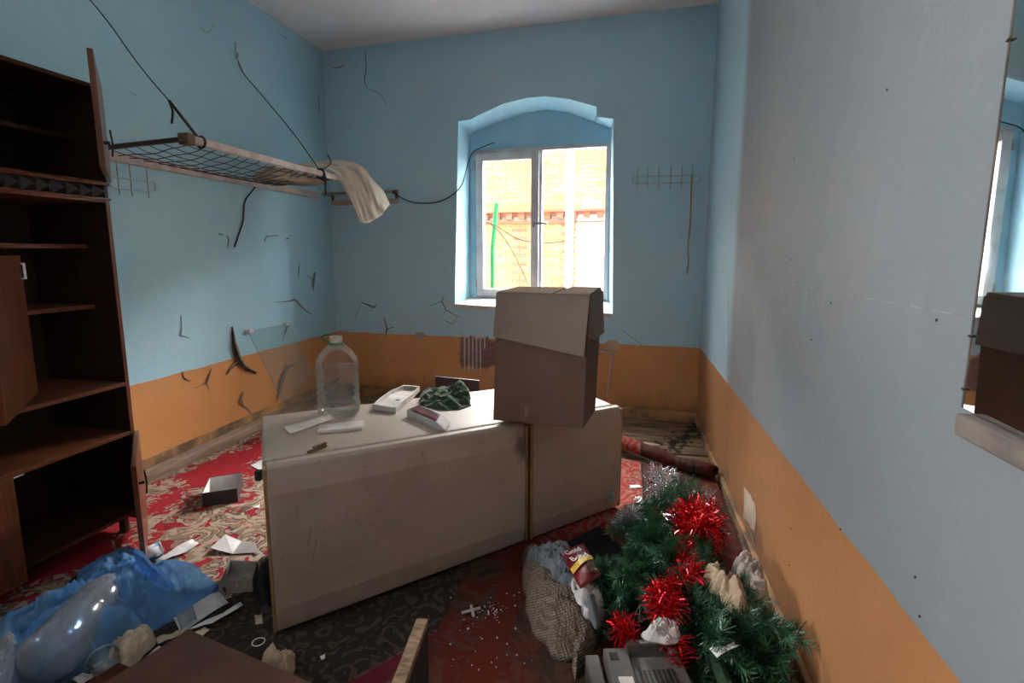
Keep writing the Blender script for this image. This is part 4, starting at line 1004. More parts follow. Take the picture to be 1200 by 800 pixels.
def fplate(name, poly, h, mat, label, cat, z=.001, bevel=.001):
    P = [FT(u, v, z) for u, v in poly]
    return tag(MB().prism(P, ftn * h if ftn.z > 0 else -ftn * h).build(name, M[mat], bevel=bevel), label, cat)
fplate('plastic_strip', [(332, 501), (386, 487), (392, 491), (340, 509)], .004, 'whiteplastic', 'white plastic strip lying beside the water bottle, farther from the edge', 'strip')
fplate('plastic_strip', [(372, 508), (375, 501), (427, 495), (426, 500), (424, 504)], .012, 'whiteplastic', 'shorter thicker white plastic strip in front of the water bottle', 'strip')
# tray
tray = thing('plastic_tray', 'shallow white plastic tray with a curved side next to the green cloth', 'tray', FT(463, 472))
pts = [(437, 480), (447, 471), (458, 463), (474, 456.5), (492, 458), (483, 468), (474, 475), (464, 484)]
out = catmull([FT(u, v, .002) for u, v in pts], 1, True)
cen = V((0, 0, 0))
for p in out: cen += p
cen /= len(out)
MB().prism([cen + (p - cen) * .94 for p in out], V((0, 0, .006))).build('tray_floor', M['whiteplastic'], tray)
mb = MB(); n_ = len(out)
for k in range(n_):
    a, b = out[k], out[(k + 1) % n_]; ai, bi_ = cen + (a - cen) * .93, cen + (b - cen) * .93; up = V((0, 0, .026))
    mb.hexa([a, b, bi_, ai, a + up, b + up, bi_ + up, ai + up])
mb.build('rim', M['whiteplastic'], tray)
MB().lathe([(.012, .0065), (.012, .0075)], 14, Matrix.Translation(FT(466, 470, .002))).build('stain', M['brown_bits'], tray)
# green cloth
mb = MB(); pile(mb, [FT(u, v) for u, v in [(489, 472), (494, 461), (512, 458), (530, 457), (547, 462), (552, 470), (546, 478), (522, 482), (502, 478)]], .030, 11, z0=FT(520, 470).z - .004, amp=.020, sc=11, p=3.2, jit=.02)
pile(mb, [FT(u, v) for u, v in [(524, 468), (530, 461), (542, 460), (551, 466), (549, 474), (536, 476)]], .055, 14, z0=FT(535, 468).z - .002, amp=.022, sc=16, p=3.0, jit=.02)
tag(mb.build('green_cloth', M['green_cloth'], smooth=True), 'crumpled dark green towel on top of the fridge', 'cloth')
# small carton
ct = thing('carton', 'small open white carton lying on the fridge near the front edge', 'box', FT(505, 497))
P = [FT(477, 488), FT(511, 503), FT(517, 494), FT(491, 482)]; up = V((0, 0, .032))
for i in range(4):
    a, b = P[i], P[(i + 1) % 4]; iw = ((P[(i + 2) % 4] + P[(i + 3) % 4]) / 2 - (a + b) / 2).normalized() * .002
    MB().hexa([a, b, b + iw, a + iw, a + up, b + up, b + up + iw, a + up + iw]).build('panel', M['paper'], ct)
MB().prism([p + V((0, 0, .003)) for p in P], (0, 0, .004)).build('contents', M['greypaper'], ct)
MB().prism([P[3].lerp(P[0], .2) + V((0, 0, .026)), P[2].lerp(P[1], .2) + V((0, 0, .026)), P[2].lerp(P[1], .55) + V((0, 0, .024)), P[3].lerp(P[0], .55) + V((0, 0, .024))], (0, 0, .001)).build('inner_leaf', M['red_pack'], ct)
MB().hexa([P[1], P[2], P[2] + V((.045, -.02, .004)), P[1] + V((.045, -.02, .004)), P[1] + up, P[2] + up, P[2] + V((.047, -.02, .008)), P[1] + V((.047, -.02, .008))]).build('end_flap', M['paper'], ct)
# brown clip
cl = thing('broken_clip', 'small brown broken clip on the near left end of the fridge', 'clip', FT(372, 526))
a, b = FT(361, 530, .004), FT(382, 522, .008)
mb = MB().bar(a, b, .014, .008); mb.build('lower_arm', M['brown_bits'], cl, bevel=.002)
MB().bar(a.lerp(b, .3) + V((0, 0, .010)), b + V((0, 0, .010)), .012, .008).build('upper_arm', M['brown_bits'], cl, bevel=.002)
MB().tube([a.lerp(b, .45) + V((-.004, .012, .008)), a.lerp(b, .45) + V((.004, -.012, .008))], .006, 8).build('spring', M['steel'], cl)
# plum panel standing behind the fridge
p0, p1 = PB(510, 441, 1.2), PB(561, 446, 1.2); 
mb = MB(); dv = BN3 * -.02
mb.hexa([V((p0.x, p0.y, .004)), V((p1.x, p1.y, .004)), V((p1.x, p1.y, .004)) + dv, V((p0.x, p0.y, .004)) + dv, p0, p1, p1 + dv, p0 + dv])
tag(mb.build('laminate_panel', M['plum'], bevel=.002), 'dark plum laminate panel standing behind the fridge', 'panel')

# glass sheet leaning on the left wall
ga_, gb_ = PL(290, 388, .02), PL(339, 379, .02)
bx_ = -2.15
gl0 = PX(322, 492, -2.32); 
gA, gB = V((gl0.x, ga_.y + .02, .016)), V((gl0.x, gb_.y + .02, .016))
pn = thing('glass_sheet', 'greenish sheet of glass leaning against the left wall behind the fridge', 'glass', (gA + gB) / 2)
tn = V((.004, 0, .003))
MB().hexa([gA, gB, gB + tn, gA + tn, ga_, gb_, gb_ + tn, ga_ + tn]).build('pane', M['glass'], pn)
for p in (ga_.lerp(gb_, .05), ga_.lerp(gb_, .93)):
    MB().box(p + V((.003, 0, .0)), (.03, .055, .022)).build('clip', M['whitewash'], pn, bevel=.004)
MB().bar(ga_ + V((.003, 0, 0)), gA + V((.003, 0, 0)), .003, .003).build('cut_edge', M['lip_b'], pn)

# ================================================================== things on the floor, right side
ZR = .024                                   # top of the right rug
# artificial tree lying on its side
tree = thing('artificial_tree', 'green artificial fir tree lying on the rug by the right wall', 'artificial tree', PZ(810, 690))
ta, tb = PZ(770, 600, .10), PZ(868, 850, .12)
MB().tube([ta, ta.lerp(tb, .5) + V((0, 0, .02)), tb], [.012, .016, .02], 8).build('trunk', M['twig'], tree)
def branch_mesh(seed, L, nn):
    r = random.Random(seed); g = MB(); bend = r.uniform(-.12, .12)
    def sp(t): return V((L * t, bend * L * t * t * 2, .05 * L * math.sin(t * 3)))
    g.tube([sp(k / 6) for k in range(7)], [.0035] * 6 + [.002], 4)
    for i in range(nn):
        t = .06 + .94 * i / nn; p = sp(t); a = r.uniform(0, 2 * math.pi); f = r.uniform(.45, .95); l = r.uniform(.040, .062) * (1 - .25 * t)
        d = V((f, math.cos(a), math.sin(a))).normalized(); s_ = d.cross(V((r.uniform(-1, 1), r.uniform(-1, 1), r.uniform(-1, 1)))).normalized() * .0016
        tip = p + d * l + V((0, 0, -.004))
        g.add([p - s_, p + s_, tip + s_ * .5, tip - s_ * .5], [(0, 1, 2, 3)])
    # side twigs
    for q in range(5):
        t = .25 + .13 * q; p = sp(t); sg = 1 if q % 2 else -1; d = V((.7, .75 * sg, r.uniform(-.1, .35))).normalized(); l2 = L * .34 * (1.1 - t * .6)
        g.tube([p, p + d * l2], .002, 4)
        for i in range(nn // 4):
            u = i / (nn / 4); pp_ = p + d * l2 * u; a = r.uniform(0, 6.28); o1 = d.orthogonal().normalized(); o2 = d.cross(o1)
            dd = (d * r.uniform(.4, .9) + o1 * math.cos(a) + o2 * math.sin(a)).normalized(); l = r.uniform(.032, .05); s_ = dd.orthogonal().normalized() * .0016
            tip = pp_ + dd * l; g.add([pp_ - s_, pp_ + s_, tip + s_ * .5, tip - s_ * .5], [(0, 1, 2, 3)])
    return g
protos = []
for i in range(4):
    o = branch_mesh(20 + i, .30, 260).build('branch', M['needle'] if i % 2 else M['needle2'], fix=False)
    protos.append(o)
axis = (tb - ta).normalized(); ang0 = math.atan2(axis.y, axis.x)
first = set(); NBR = 170
tregion = [(735, 640), (750, 612), (770, 590), (800, 585), (830, 600), (845, 640), (858, 690), (905, 740), (935, 780), (948, 812), (815, 815), (805, 760), (745, 735), (705, 748), (696, 720), (705, 700), (722, 670)]
clothes_px = [(815, 655), (850, 652), (880, 650), (912, 700), (940, 765), (905, 772), (878, 745), (845, 728), (822, 700)]
def inside(u, v, poly):
    c = False; j = len(poly) - 1
    for i in range(len(poly)):
        if (poly[i][1] > v) != (poly[j][1] > v) and u < (poly[j][0] - poly[i][0]) * (v - poly[i][1]) / (poly[j][1] - poly[i][1]) + poly[i][0]: c = not c
        j = i
    return c
r = random.Random(4); cnt = 0; tries = 0
while cnt < NBR and tries < 9000:
    tries += 1
    u, v = r.uniform(690, 948), r.uniform(578, 812)
    if not inside(u, v, tregion): continue
    if r.random() > (v - 480) / 330: continue
    if inside(u, v, clothes_px): continue
    tip = PZ(u, v, .06)
    lay = r.random()
    # branches fan from the trunk towards the near end
    t = max(0, min(1, (tip - ta).dot(axis) / (tb - ta).length)); root = ta.lerp(tb, max(0, t - .18)); d = tip - root; d.z = 0
    if d.length < .03: d = axis.copy()
    az = math.atan2(d.y, d.x) + r.uniform(-.5, .5)
    L = .30; sc_ = r.uniform(.75, 1.05)
    pos = V((tip.x, tip.y, 0)) - V((math.cos(az), math.sin(az), 0)) * L * sc_ * .92
    pos.z = .055 + .09 * lay
    if pos.x + math.cos(az) * L * sc_ > XR - .06 or pos.x > XR - .08 or tip.y > 2.86: continue
    k = cnt % 4; src = protos[k]
    if k not in first: o = src; first.add(k)
    else: o = src.copy(); col.objects.link(o)
    o.parent = tree; o.matrix_parent_inverse = Matrix.Translation(-tree.location)
    o.location = pos; o.rotation_euler = (r.uniform(0, 6.28), -r.uniform(-.05, .30), az); o.scale = (sc_,) * 3
    cnt += 1
# tinsel
def tinsel(name, label, paths, mat, n_per_m, blen, seed, wd=.0016):
    r_ = random.Random(seed); g = MB(); wires = []
    for path in paths:
        P = catmull(path, 10); Ls = [(P[i + 1] - P[i]).length for i in range(len(P) - 1)]
        wires.append(MB().tube(P, .002, 4))
        for i, l in enumerate(Ls):
            d = (P[i + 1] - P[i]).normalized(); o1 = d.orthogonal().normalized(); o2 = d.cross(o1)
            for k in range(max(1, int(l * n_per_m))):
                p = P[i].lerp(P[i + 1], r_.random()); a = r_.uniform(0, 6.283)
                dd = (o1 * math.cos(a) + o2 * math.sin(a) + d * r_.uniform(-.6, .6)).normalized(); L_ = blen * r_.uniform(.7, 1.1)
                m_ = p + dd * L_ * .55; tip = p + dd * L_ + V((0, 0, -.18 * L_)) + V((r_.uniform(-1, 1), r_.uniform(-1, 1), 0)) * L_ * .15
                s_ = dd.cross(V((r_.uniform(-1, 1), r_.uniform(-1, 1), r_.uniform(-1, 1)))).normalized() * wd
                if tip.z < .026: tip.z = .026 + r_.random() * .004
                if m_.z < .026: m_.z = .026 + r_.random() * .004
                if tip.x > XR - .012: tip.x = XR - .012
                g.add([p - s_, p + s_, m_ + s_, m_ - s_, tip + s_ * .8, tip - s_ * .8], [(0, 1, 2, 3), (3, 2, 4, 5)])
    t_ = thing(name, label, 'tinsel', paths[0][0])
    g.build('foil_strands', M[mat], t_, fix=False)['kind'] = 'stuff'; [w_.build('core_wire', M[mat], t_) for w_ in wires]; return t_
def TP(*l, up=0.0): return [PZ(u, v, z + up) for u, v, z in l]
tinsel('tinsel_garland', 'bright red tinsel garland bunched over the far end of the fir tree', [TP((790, 602, .16), (806, 612, .18), (822, 603, .20), (836, 606, .18), (842, 618, .15), (832, 630, .13), (812, 632, .14), (797, 624, .15), (815, 618, .20), (830, 615, .2), (800, 596, .18), (822, 590, .2), (838, 600, .18), up=.03)], 'foil_red', 1500, .066, 3)
tinsel('tinsel_garland', 'red tinsel garland winding down across the middle of the fir tree', [TP((800, 634, .18), (803, 648, .19), (800, 665, .21), (818, 668, .20), (800, 678, .21), (790, 682, .20), (780, 694, .20), (790, 712, .20), (778, 722, .19), (771, 706, .2), (768, 690, .2), (785, 700, .22), up=.02)], 'foil_red', 1200, .056, 5)
tinsel('tinsel_garland', 'red tinsel garland behind the grey appliance at the near end of the tree', [TP((728, 725, .14), (738, 735, .15), (730, 746, .13), (744, 742, .14), (722, 738, .13), (732, 728, .16), up=.02), TP((786, 742, .17), (797, 760, .15), (799, 775, .13), (795, 786, .12), up=.0)], 'foil_red', 1200, .050, 8)
tinsel('tinsel_garland', 'silver tinsel garland lying beside the rolled rug end', [TP((762, 552, .035), (776, 556, .04), (788, 562, .05), (782, 572, .05), (777, 580, .05), (770, 566, .06), up=.03)], 'foil_silver', 1500, .075, 9)
tinsel('tinsel_garland', 'clump of silver tinsel by the right end of the fridge', [TP((726, 620, .05), (735, 612, .07), (741, 602, .06), (738, 614, .10), (730, 606, .10), up=.03)], 'foil_silver', 2200, .07, 12)
tinsel('tinsel_garland', 'silver tinsel strand between red tinsel and right wall', [TP((808, 590, .10), (826, 577, .10), (838, 580, .08)), TP((772, 608, .17), (783, 604, .19), (793, 606, .19), (800, 598, .18))], 'foil_silver', 900, .05, 14)

# clothes by the right wall
def cloth(name, label, px, h, seed, mat, z=.07, zo=.02, **k):
    mb_ = MB(); pile(mb_, [PZ(u, v, z) for u, v in px], h, seed, z0=zo, **k)
    return tag(mb_.build(name, M[mat], smooth=True), label, 'clothes')
cloth('crumpled_garment', 'greyish crumpled garment on the floor against the right wall', [(856, 668), (872, 660), (888, 672), (900, 700), (904, 722), (892, 726), (876, 712), (862, 694)], 0.15, 3, 'cloth_grey', z=.13, amp=.045, sc=13, p=4.5, jit=.02)
cloth('crumpled_garment', 'beige crumpled garment lying on the fir tree branches', [(824, 670), (834, 668), (850, 684), (866, 696), (884, 714), (874, 722), (856, 716), (838, 700), (828, 690)], .07, 9, 'cloth_beige', z=.20, zo=.16, amp=.040, sc=13, p=4.5, jit=.02)
cloth('crumpled_garment', 'small navy blue garment between the two crumpled garments', [(880, 712), (890, 714), (902, 722), (904, 731), (894, 731), (884, 722)], 0.12, 6, 'navy', z=.12, amp=.02, sc=12, p=3)
cloth('crumpled_garment', 'pale crumpled garment end at the near foot of the right wall', [(898, 722), (906, 726), (914, 744), (928, 758), (926, 768), (912, 762), (898, 748), (880, 738), (884, 731)], 0.12, 12, 'cloth_grey', z=.11, amp=.03, sc=11, p=3)

def paper(name, label, px, z, mat='paper', h=.0, cat='paper', th=.0006, fold=None):
    """px: polygon; fold: (i, dz) lift of the listed corners"""
    P = [PZ(u, v, z) for u, v in px]
    for i, dz in (fold or {}).items():
        q = P[i]; P[i] = PZ(px[i][0], px[i][1], z + dz)
    n_ = len(P)
    if n_ == 4:
        rows_ = []
        for i in range(7):
            l, r_ = P[0].lerp(P[3], i / 6), P[1].lerp(P[2], i / 6)
            rows_.append([l.lerp(r_, k / 6) + V((0, 0, h * (noise.noise(V((i * .4, k * .4, px[0][0]))) + .2))) for k in range(7)])
        mb_ = MB().grid(rows_)
        o_ = mb_.build(name, M[mat], smooth=True, solid=th, fix=False)
    else:
        o_ = MB().prism(P, (0, 0, th)).build(name, M[mat])
    return tag(o_, label, cat)
paper('paper_scrap', 'white paper scrap on the near fir tree branches', [(831, 761), (860, 754), (868, 758), (840, 771)], .20, h=.012)
mb = MB(); pile(mb, [PZ(u, v, .19) for u, v in [(751, 735), (760, 726), (778, 724), (792, 732), (794, 744), (782, 748), (764, 744)]], .022, 17, z0=.165, amp=.022, sc=22, p=2, jit=.03)
tag(mb.build('crumpled_paper', M['paper'], smooth=True), 'crumpled white paper behind the grey appliance', 'paper')

# grey appliance
ap = thing('appliance_casing', 'grey plastic appliance casing with vent slots at the bottom edge', 'appliance', PZ(750, 790))
za = .15
A, B = PZ(733, 749, za), PZ(786, 748, za); ad = (B - A).normalized(); an = V((ad.y, -ad.x, 0)); aw = (B - A).length
def AP(a, b, z): q = A + ad * a + an * b; return V((q.x, q.y, z))
def abx(name, a0, a1, b0, b1, z0, z1, m='device', bv=.004, par=None): return MB().hexa([AP(a0, b1, z0), AP(a1, b1, z0), AP(a1, b0, z0), AP(a0, b0, z0), AP(a0, b1, z1), AP(a1, b1, z1), AP(a1, b0, z1), AP(a0, b0, z1)]).build(name, M[m], par or ap, bevel=bv)
abx('base', -.02, aw + .04, .0, .36, .024, .07, 'device_d')
abx('rear_lip', 0, aw, 0, .022, .07, za); abx('rear_wall', .006, aw + .004, .022, .052, .07, .128, 'device_d')
abx('top_cover', .0, aw + .012, .052, .36, .07, .132)
MB().tube([AP(aw * .62, .012, za), AP(aw * .62, .012, za + .006)], .012, 12).build('screw_boss', M['steel'], ap)
abx('corner_stop', aw - .015, aw + .006, .018, .05, .128, .146)
for k in range(8):
    abx('vent_slot', .012 + k * .0135, .020 + k * .0135, .105, .20, .128, .1335, 'black', 0)
abx('side_block', -.075, -.005, .035, .20, .06, .150); abx('socket', -.062, -.038, .055, .085, .146, .1515, 'black', 0)
abx('side_rail', -.125, -.085, .02, .34, .04, .118); abx('switch_recess', -.055, -.015, .15, .19, .147, .1525, 'whitewash', .001)

# burlap sack with grey wadding
sk = thing('burlap_sack', 'open burlap sack spilling grey wadding in front of the fridge', 'sack', PZ(650, 720))
def sk_pile(name, px, z, h, seed, mat, **k):
    mb_ = MB(); pile(mb_, [PZ(u, v, z) for u, v in px], h, seed, **k); return mb_.build(name, M[mat], sk, smooth=True)
sk_pile('sack_cloth', [(611, 645), (622, 642), (640, 668), (656, 690), (680, 703), (700, 728), (702, 745), (684, 764), (655, 766), (640, 748), (622, 728), (614, 695)], .05, .115, 21, 'burlap', z0=.024, amp=.024, sc=8, p=3.2)
sk_pile('wadding', [(618, 640), (650, 634), (668, 642), (672, 660), (686, 680), (702, 705), (700, 722), (680, 710), (655, 700), (640, 680), (628, 660)], .13, .085, 33, 'wool', z0=.085, amp=.03, sc=16, p=3.2)
sk_pile('sack_mouth', [(668, 738), (690, 735), (702, 742), (694, 758), (678, 786), (672, 790), (670, 765)], .04, .05, 44, 'burlap', z0=.024, amp=.02, sc=12, p=2.5)

# black sheet on the floor
bs = [PZ(632, 652, .03), PZ(702, 616, .03), PZ(736, 652, .03), PZ(722, 690, .03), PZ(665, 712, .03)]
tag(MB().prism([V((p.x, p.y, .025)) for p in bs], (0, 0, .008)).build('black_sheet', M['darkcloth'], bevel=.002), 'flat black sheet lying against the foot of the fridge', 'sheet')

# red sweets packet
pk = thing('snack_packet', 'dark red snack packet with white lettering lying on the black sheet', 'packet', PZ(682, 668, .04))
z = .20
Pq = [PZ(655, 647, z), PZ(684, 637, z), PZ(705, 674, z), PZ(680, 690, z)]
ex, ey = (Pq[1] - Pq[0]), (Pq[3] - Pq[0])
mb = MB(); rows_ = []
for i in range(15):
    row_ = []
    for k in range(11):
        a, b = k / 10, i / 14; q = Pq[0].lerp(Pq[1], a).lerp(Pq[3].lerp(Pq[2], a), b)
        row_.append(q + V((0, 0, .020 * math.sin(math.pi * a) * math.sin(math.pi * b) + .003 * ridge(V((a * 3, b * 3, 0)), 2, 4))))
    rows_.append(row_)
mb.grid(rows_); pkb = mb.build('front_foil', M['red_pack'], pk, smooth=True, solid=.002, fix=False)
mb = MB(); pile(mb, [q + (q - (Pq[0] + Pq[2]) / 2) * .18 for q in Pq], .028, 8, z0=.034, amp=.01, sc=18, p=4); o = mb.build('white_lining', M['paper'], pk, smooth=True)
for vv in o.data.vertices: vv.co.z = .034 + (vv.co.z - .034) * 4.6
u_ax, v_ax = ex.normalized(), None
nrm = V((0, 0, 1)); 
def text_part(body, a, b, size, mat, parent):
    cu = bpy.data.curves.new('lettering', 'FONT'); cu.body = body; cu.size = size; cu.extrude = .0004; cu.align_x = 'LEFT'
    to = bpy.data.objects.new('lettering_tmp', cu); col.objects.link(to); bpy.context.view_layer.update()
    me = bpy.data.meshes.new_from_object(to.evaluated_get(bpy.context.evaluated_depsgraph_get())); col.objects.unlink(to); bpy.data.objects.remove(to)
    o_ = bpy.data.objects.new('lettering', me); me.materials.clear(); me.materials.append(M[mat]); col.objects.link(o_)
    base = Pq[0].lerp(Pq[1], a).lerp(Pq[3].lerp(Pq[2], a), b)
    tx = (Pq[1] - Pq[0]).normalized(); tx.normalize(); ty = V((0, 0, 1)).cross(tx)
    for vv in me.vertices:
        c = vv.co.copy(); vv.co = base + tx * c.x + ty * c.y + V((0, 0, .026 + c.z))
    attach(o_, parent); return o_
text_part('Gold', .08, .30, .036, 'white_ink', pk); text_part('Bond', .14, .50, .036, 'white_ink', pk)
def pq(a, b, dz): return Pq[0].lerp(Pq[1], a).lerp(Pq[3].lerp(Pq[2], a), b) + V((0, 0, dz + .018 * math.sin(math.pi * min(max(a, 0), 1)) * math.sin(math.pi * b)))
MB().grid([[pq(k / 6, .56 - .10 * k / 6 + j * .13, .010) for k in range(7)] for j in range(2)]).build('yellow_band', M['yellow_band'], pk, fix=False)
MB().grid([[pq(.6 + .3 * k / 4, .76 + j * .13, .010) for k in range(5)] for j in range(2)]).build('printed_emblem', M['brown_ink'], pk, fix=False)
paper('paper_scrap', 'small white card under the red snack packet', [(680, 691), (695, 684), (700, 690), (685, 698)], .09, h=.004)

# plaster bits and a small white cross on the dark rug
cr = thing('plastic_cross', 'small white plastic cross piece on the dark rug before the fridge', 'plastic piece', PZ(553, 715, .026))
MB().bar(PZ(541, 718, .029), PZ(563, 712, .029), .010, .008).build('long_arm', M['greypaper'], cr, bevel=.002)
MB().bar(PZ(552, 709, .029), PZ(555, 722, .029), .010, .008).build('short_arm', M['greypaper'], cr, bevel=.002)
mb = MB(); r = random.Random(31)
for k in range(70):
    u, v = (r.gauss(577, 10), r.gauss(714, 7)) if k < 40 else (r.uniform(520, 625), r.uniform(690, 795))
    p = PZ(u, v, .025); s_ = r.uniform(.0015, .0045) * (1.8 if k % 9 == 0 else 1)
    mb.box(p, (s_, s_ * r.uniform(.5, 1.2), s_ * .7), Matrix.Rotation(r.uniform(0, 3), 3, 'Z'))
for k in range(60):
    u, v = r.uniform(735, 800), r.uniform(555, 600); p = PZ(u, v, .026); s_ = r.uniform(.003, .009); mb.box(p, (s_, s_ * .8, .003), Matrix.Rotation(r.uniform(0, 3), 3, 'Z'))
o = mb.build('plaster_crumbs', M['paper'], fix=False); tag(o, 'white plaster crumbs scattered over the dark rugs', 'crumbs', kind='stuff')
paper('paper_scrap', 'white paper scrap on the red rug by the right fridge end', [(738, 568), (750, 568), (751, 571), (739, 572)], .026)
paper('paper_scrap', 'round white scrap by the silver tinsel clump', [(744, 582), (752, 582), (755, 590), (746, 593)], .027, h=.01)
paper('wood_splinter', 'pale splinter lying on the bare boards by the back wall', [(754, 518), (774, 521), (774, 523), (755, 521)], .004, 'oldpaper', cat='splinter', th=.006)
mb = MB()
for k in range(110):
    t_ = r.random(); c = V((816, 497, 0)).lerp(V((795, 520, 0)), min(1, t_ * 1.3)) if k < 70 else V((775, 528, 0))
    u, v = c.x + r.gauss(0, 2 + 6 * t_), c.y + r.gauss(0, 1.5 + 4 * t_)
    p = PZ(u, v, .005); s_ = r.uniform(.006, .028); mb.box(p, (s_ * 1.6, s_, .004), Matrix.Rotation(r.uniform(0, 3), 3, 'Z'))
tag(mb.build('dirt_flakes', M['soot'], fix=False), 'black soot flakes on the bare boards in the back right corner', 'dirt', kind='stuff')

# ================================================================== foreground
zt = .20
A = PZ(221, 737, zt); B = PZ(360, 797, zt); fdv = (B - A).normalized(); fpv = V((fdv.y, -fdv.x, 0))
def GP(a, b, z): q = A + fdv * a + fpv * b; return V((q.x, q.y, z))
low = thing('low_table', 'brown hardboard-topped low table at the bottom left corner', 'table', GP(.31, .35, 0))
def gbx(name, a0, a1, b0, b1, z0, z1, m, bv=.002): return MB().hexa([GP(a0, b1, z0), GP(a1, b1, z0), GP(a1, b0, z0), GP(a0, b0, z0), GP(a0, b1, z1), GP(a1, b1, z1), GP(a1, b0, z1), GP(a0, b0, z1)]).build(name, M[m], low, bevel=bv)
gbx('table_top', 0, .62, 0, .7, zt - .016, zt, 'hardboard'); gbx('apron', .02, .60, .02, .04, zt - .10, zt - .016, 'cab'); gbx('apron', .02, .04, .04, .68, zt - .10, zt - .016, 'cab')
for a in (.02, .55):
    for b in (.02, .63): gbx('leg', a, a + .05, b, b + .05, .012, zt - .016, 'cab')
q = PZ(131, 792, .10)
tag(MB().bar(PZ(146, 783, .07), PZ(60, 842, .07), .05, .03).build('wooden_batten', M['cab'], bevel=.003), 'dark brown wooden batten beside the low table corner', 'batten')
# black panel with a raw wooden edge standing on end
ze = .33
e0, e1 = PZ(495, 724, ze), PZ(466, 802, ze); ed = (e1 - e0).normalized(); es = V((-ed.y, ed.x, 0))
bpn = thing('black_board', 'black board with a scuffed wooden top edge standing in the foreground', 'board', V((e0.x, e0.y, .02)) + ed * .2)
def EP(a, b, z): q = e0 + ed * a + es * b; return V((q.x, q.y, z))
def ebx(name, a0, a1, b0, b1, z0, z1, m): return MB().hexa([EP(a0, b0, z0), EP(a1, b0, z0), EP(a1, b1, z0), EP(a0, b1, z0), EP(a0, b0, z1), EP(a1, b0, z1), EP(a1, b1, z1), EP(a0, b1, z1)]).build(name, M[m], bpn, bevel=.002)
ebx('panel', 0, .55, -.014, .014, .024, ze - .02, 'black'); ebx('top_edge', 0, .55, -.016, .016, ze - .02, ze, 'rawwood')

# ================================================================== things on the floor, left side
Z0 = .010
# blue bag with a clear bottle inside
bag = thing('plastic_bag', 'translucent blue plastic bag with a clear bottle inside on the rug', 'bag', PZ(130, 720))
opx = [(-20, 748), (30, 722), (80, 690), (122, 662), (152, 650), (166, 652), (184, 676), (215, 680), (252, 675), (254, 684), (228, 704), (190, 722), (160, 744), (120, 770), (80, 788), (30, 800), (-20, 802)]
mb = MB(); pile(mb, [PZ(u, v, .05) for u, v in opx], .12, 51, rings=44, seg=16, z0=.012, amp=.040, sc=8, p=3.0, jit=.03)
mb.build('bag_film', M['bag'], bag, smooth=True)
rows = [[PZ(168, 668, .16), PZ(160, 652, .20), PZ(157, 643, .19)], [PZ(176, 676, .15), PZ(172, 660, .21), PZ(170, 648, .20)], [PZ(190, 690, .13), PZ(186, 672, .18), PZ(182, 662, .19)], [PZ(206, 694, .09), PZ(204, 682, .12), PZ(200, 676, .12)]]
g = sheet(rows, 7, 7)
for i, r_ in enumerate(g):
    for k, p in enumerate(r_): r_[k] = p + V((0, -.012, .012)) * ridge(V((i * .12, k * .12, 0)), 2.2, 6)
MB().grid(g).build('gathered_neck', M['bag'], bag, smooth=True, solid=.0012, fix=False)
def lying_bottle(name, label, a, b, r_, mats=('pet', 'whiteplastic')):
    t_ = thing(name, label, 'bottle', V((a.x, a.y, a.z - r_))); d = (b - a); L = d.length; Mx = Matrix.Translation(a) @ d.to_track_quat('Z', 'Y').to_matrix().to_4x4()
    pr = [(r_ * .8, 0), (r_, L * .05), (r_ * 1.0, L * .2), (r_ * .95, L * .23), (r_, L * .26), (r_, L * .45), (r_ * .95, L * .48), (r_, L * .51), (r_, L * .68), (r_ * .75, L * .82), (r_ * .3, L * .93), (r_ * .28, L * .97)]
    MB().lathe(pr, 24, Mx).build('bottle_body', M[mats[0]], t_, smooth=True); MB().lathe([(r_ * .32, L * .95), (r_ * .32, L)], 16, Mx).build('cap', M[mats[1]], t_); return t_
lying_bottle('clear_bottle', 'clear plastic bottle inside the blue bag', PZ(48, 778, .11), PZ(148, 674, .12), .082, ('clearbag', 'whiteplastic'))
lying_bottle('clear_bottle', 'clear plastic bottle lying on the floor behind the left fridge end', PZ(309, 508, .06), PZ(350, 497, .06), .058, ('pet', 'whiteplastic'))
mb = MB(); pile(mb, [PZ(u, v, .07) for u, v in [(-15, 760), (10, 748), (26, 752), (30, 772), (18, 800), (-15, 806)]], .10, 63, z0=.012, amp=.03, sc=12, p=2.5)
tag(mb.build('clear_plastic_film', M['clearbag'], smooth=True), 'crumpled clear plastic film at the far left of the blue bag', 'plastic film')
cloth('dark_cloth', 'charcoal cloth bunched on the rug behind the blue bag', [(70, 690), (110, 664), (140, 648), (165, 648), (166, 664), (150, 676), (110, 690), (80, 704)], .06, 71, 'darkcloth', z=.03, zo=.012, amp=.02)
# printed paper cup
cp = thing('paper_cup', 'blue and white printed paper cup lying by the cabinet door', 'cup', PZ(176, 648))
a, b = PZ(164, 652, .035), PZ(188, 644, .035); Mx = Matrix.Translation(a) @ (b - a).to_track_quat('Z', 'Y').to_matrix().to_4x4(); L = (b - a).length
MB().lathe([(.028, 0), (.034, L)], 20, Mx, cap=False).build('cup_wall', M['can'], cp, smooth=True, solid=.001); MB().lathe([(.034, L - .004), (.0365, L - .003), (.0365, L + .002), (.034, L + .002)], 20, Mx, cap=False).build('rim', M['pvc'], cp); MB().lathe([(.001, .002), (.028, .002)], 20, Mx, cap=False).build('cup_base', M['pvc'], cp)
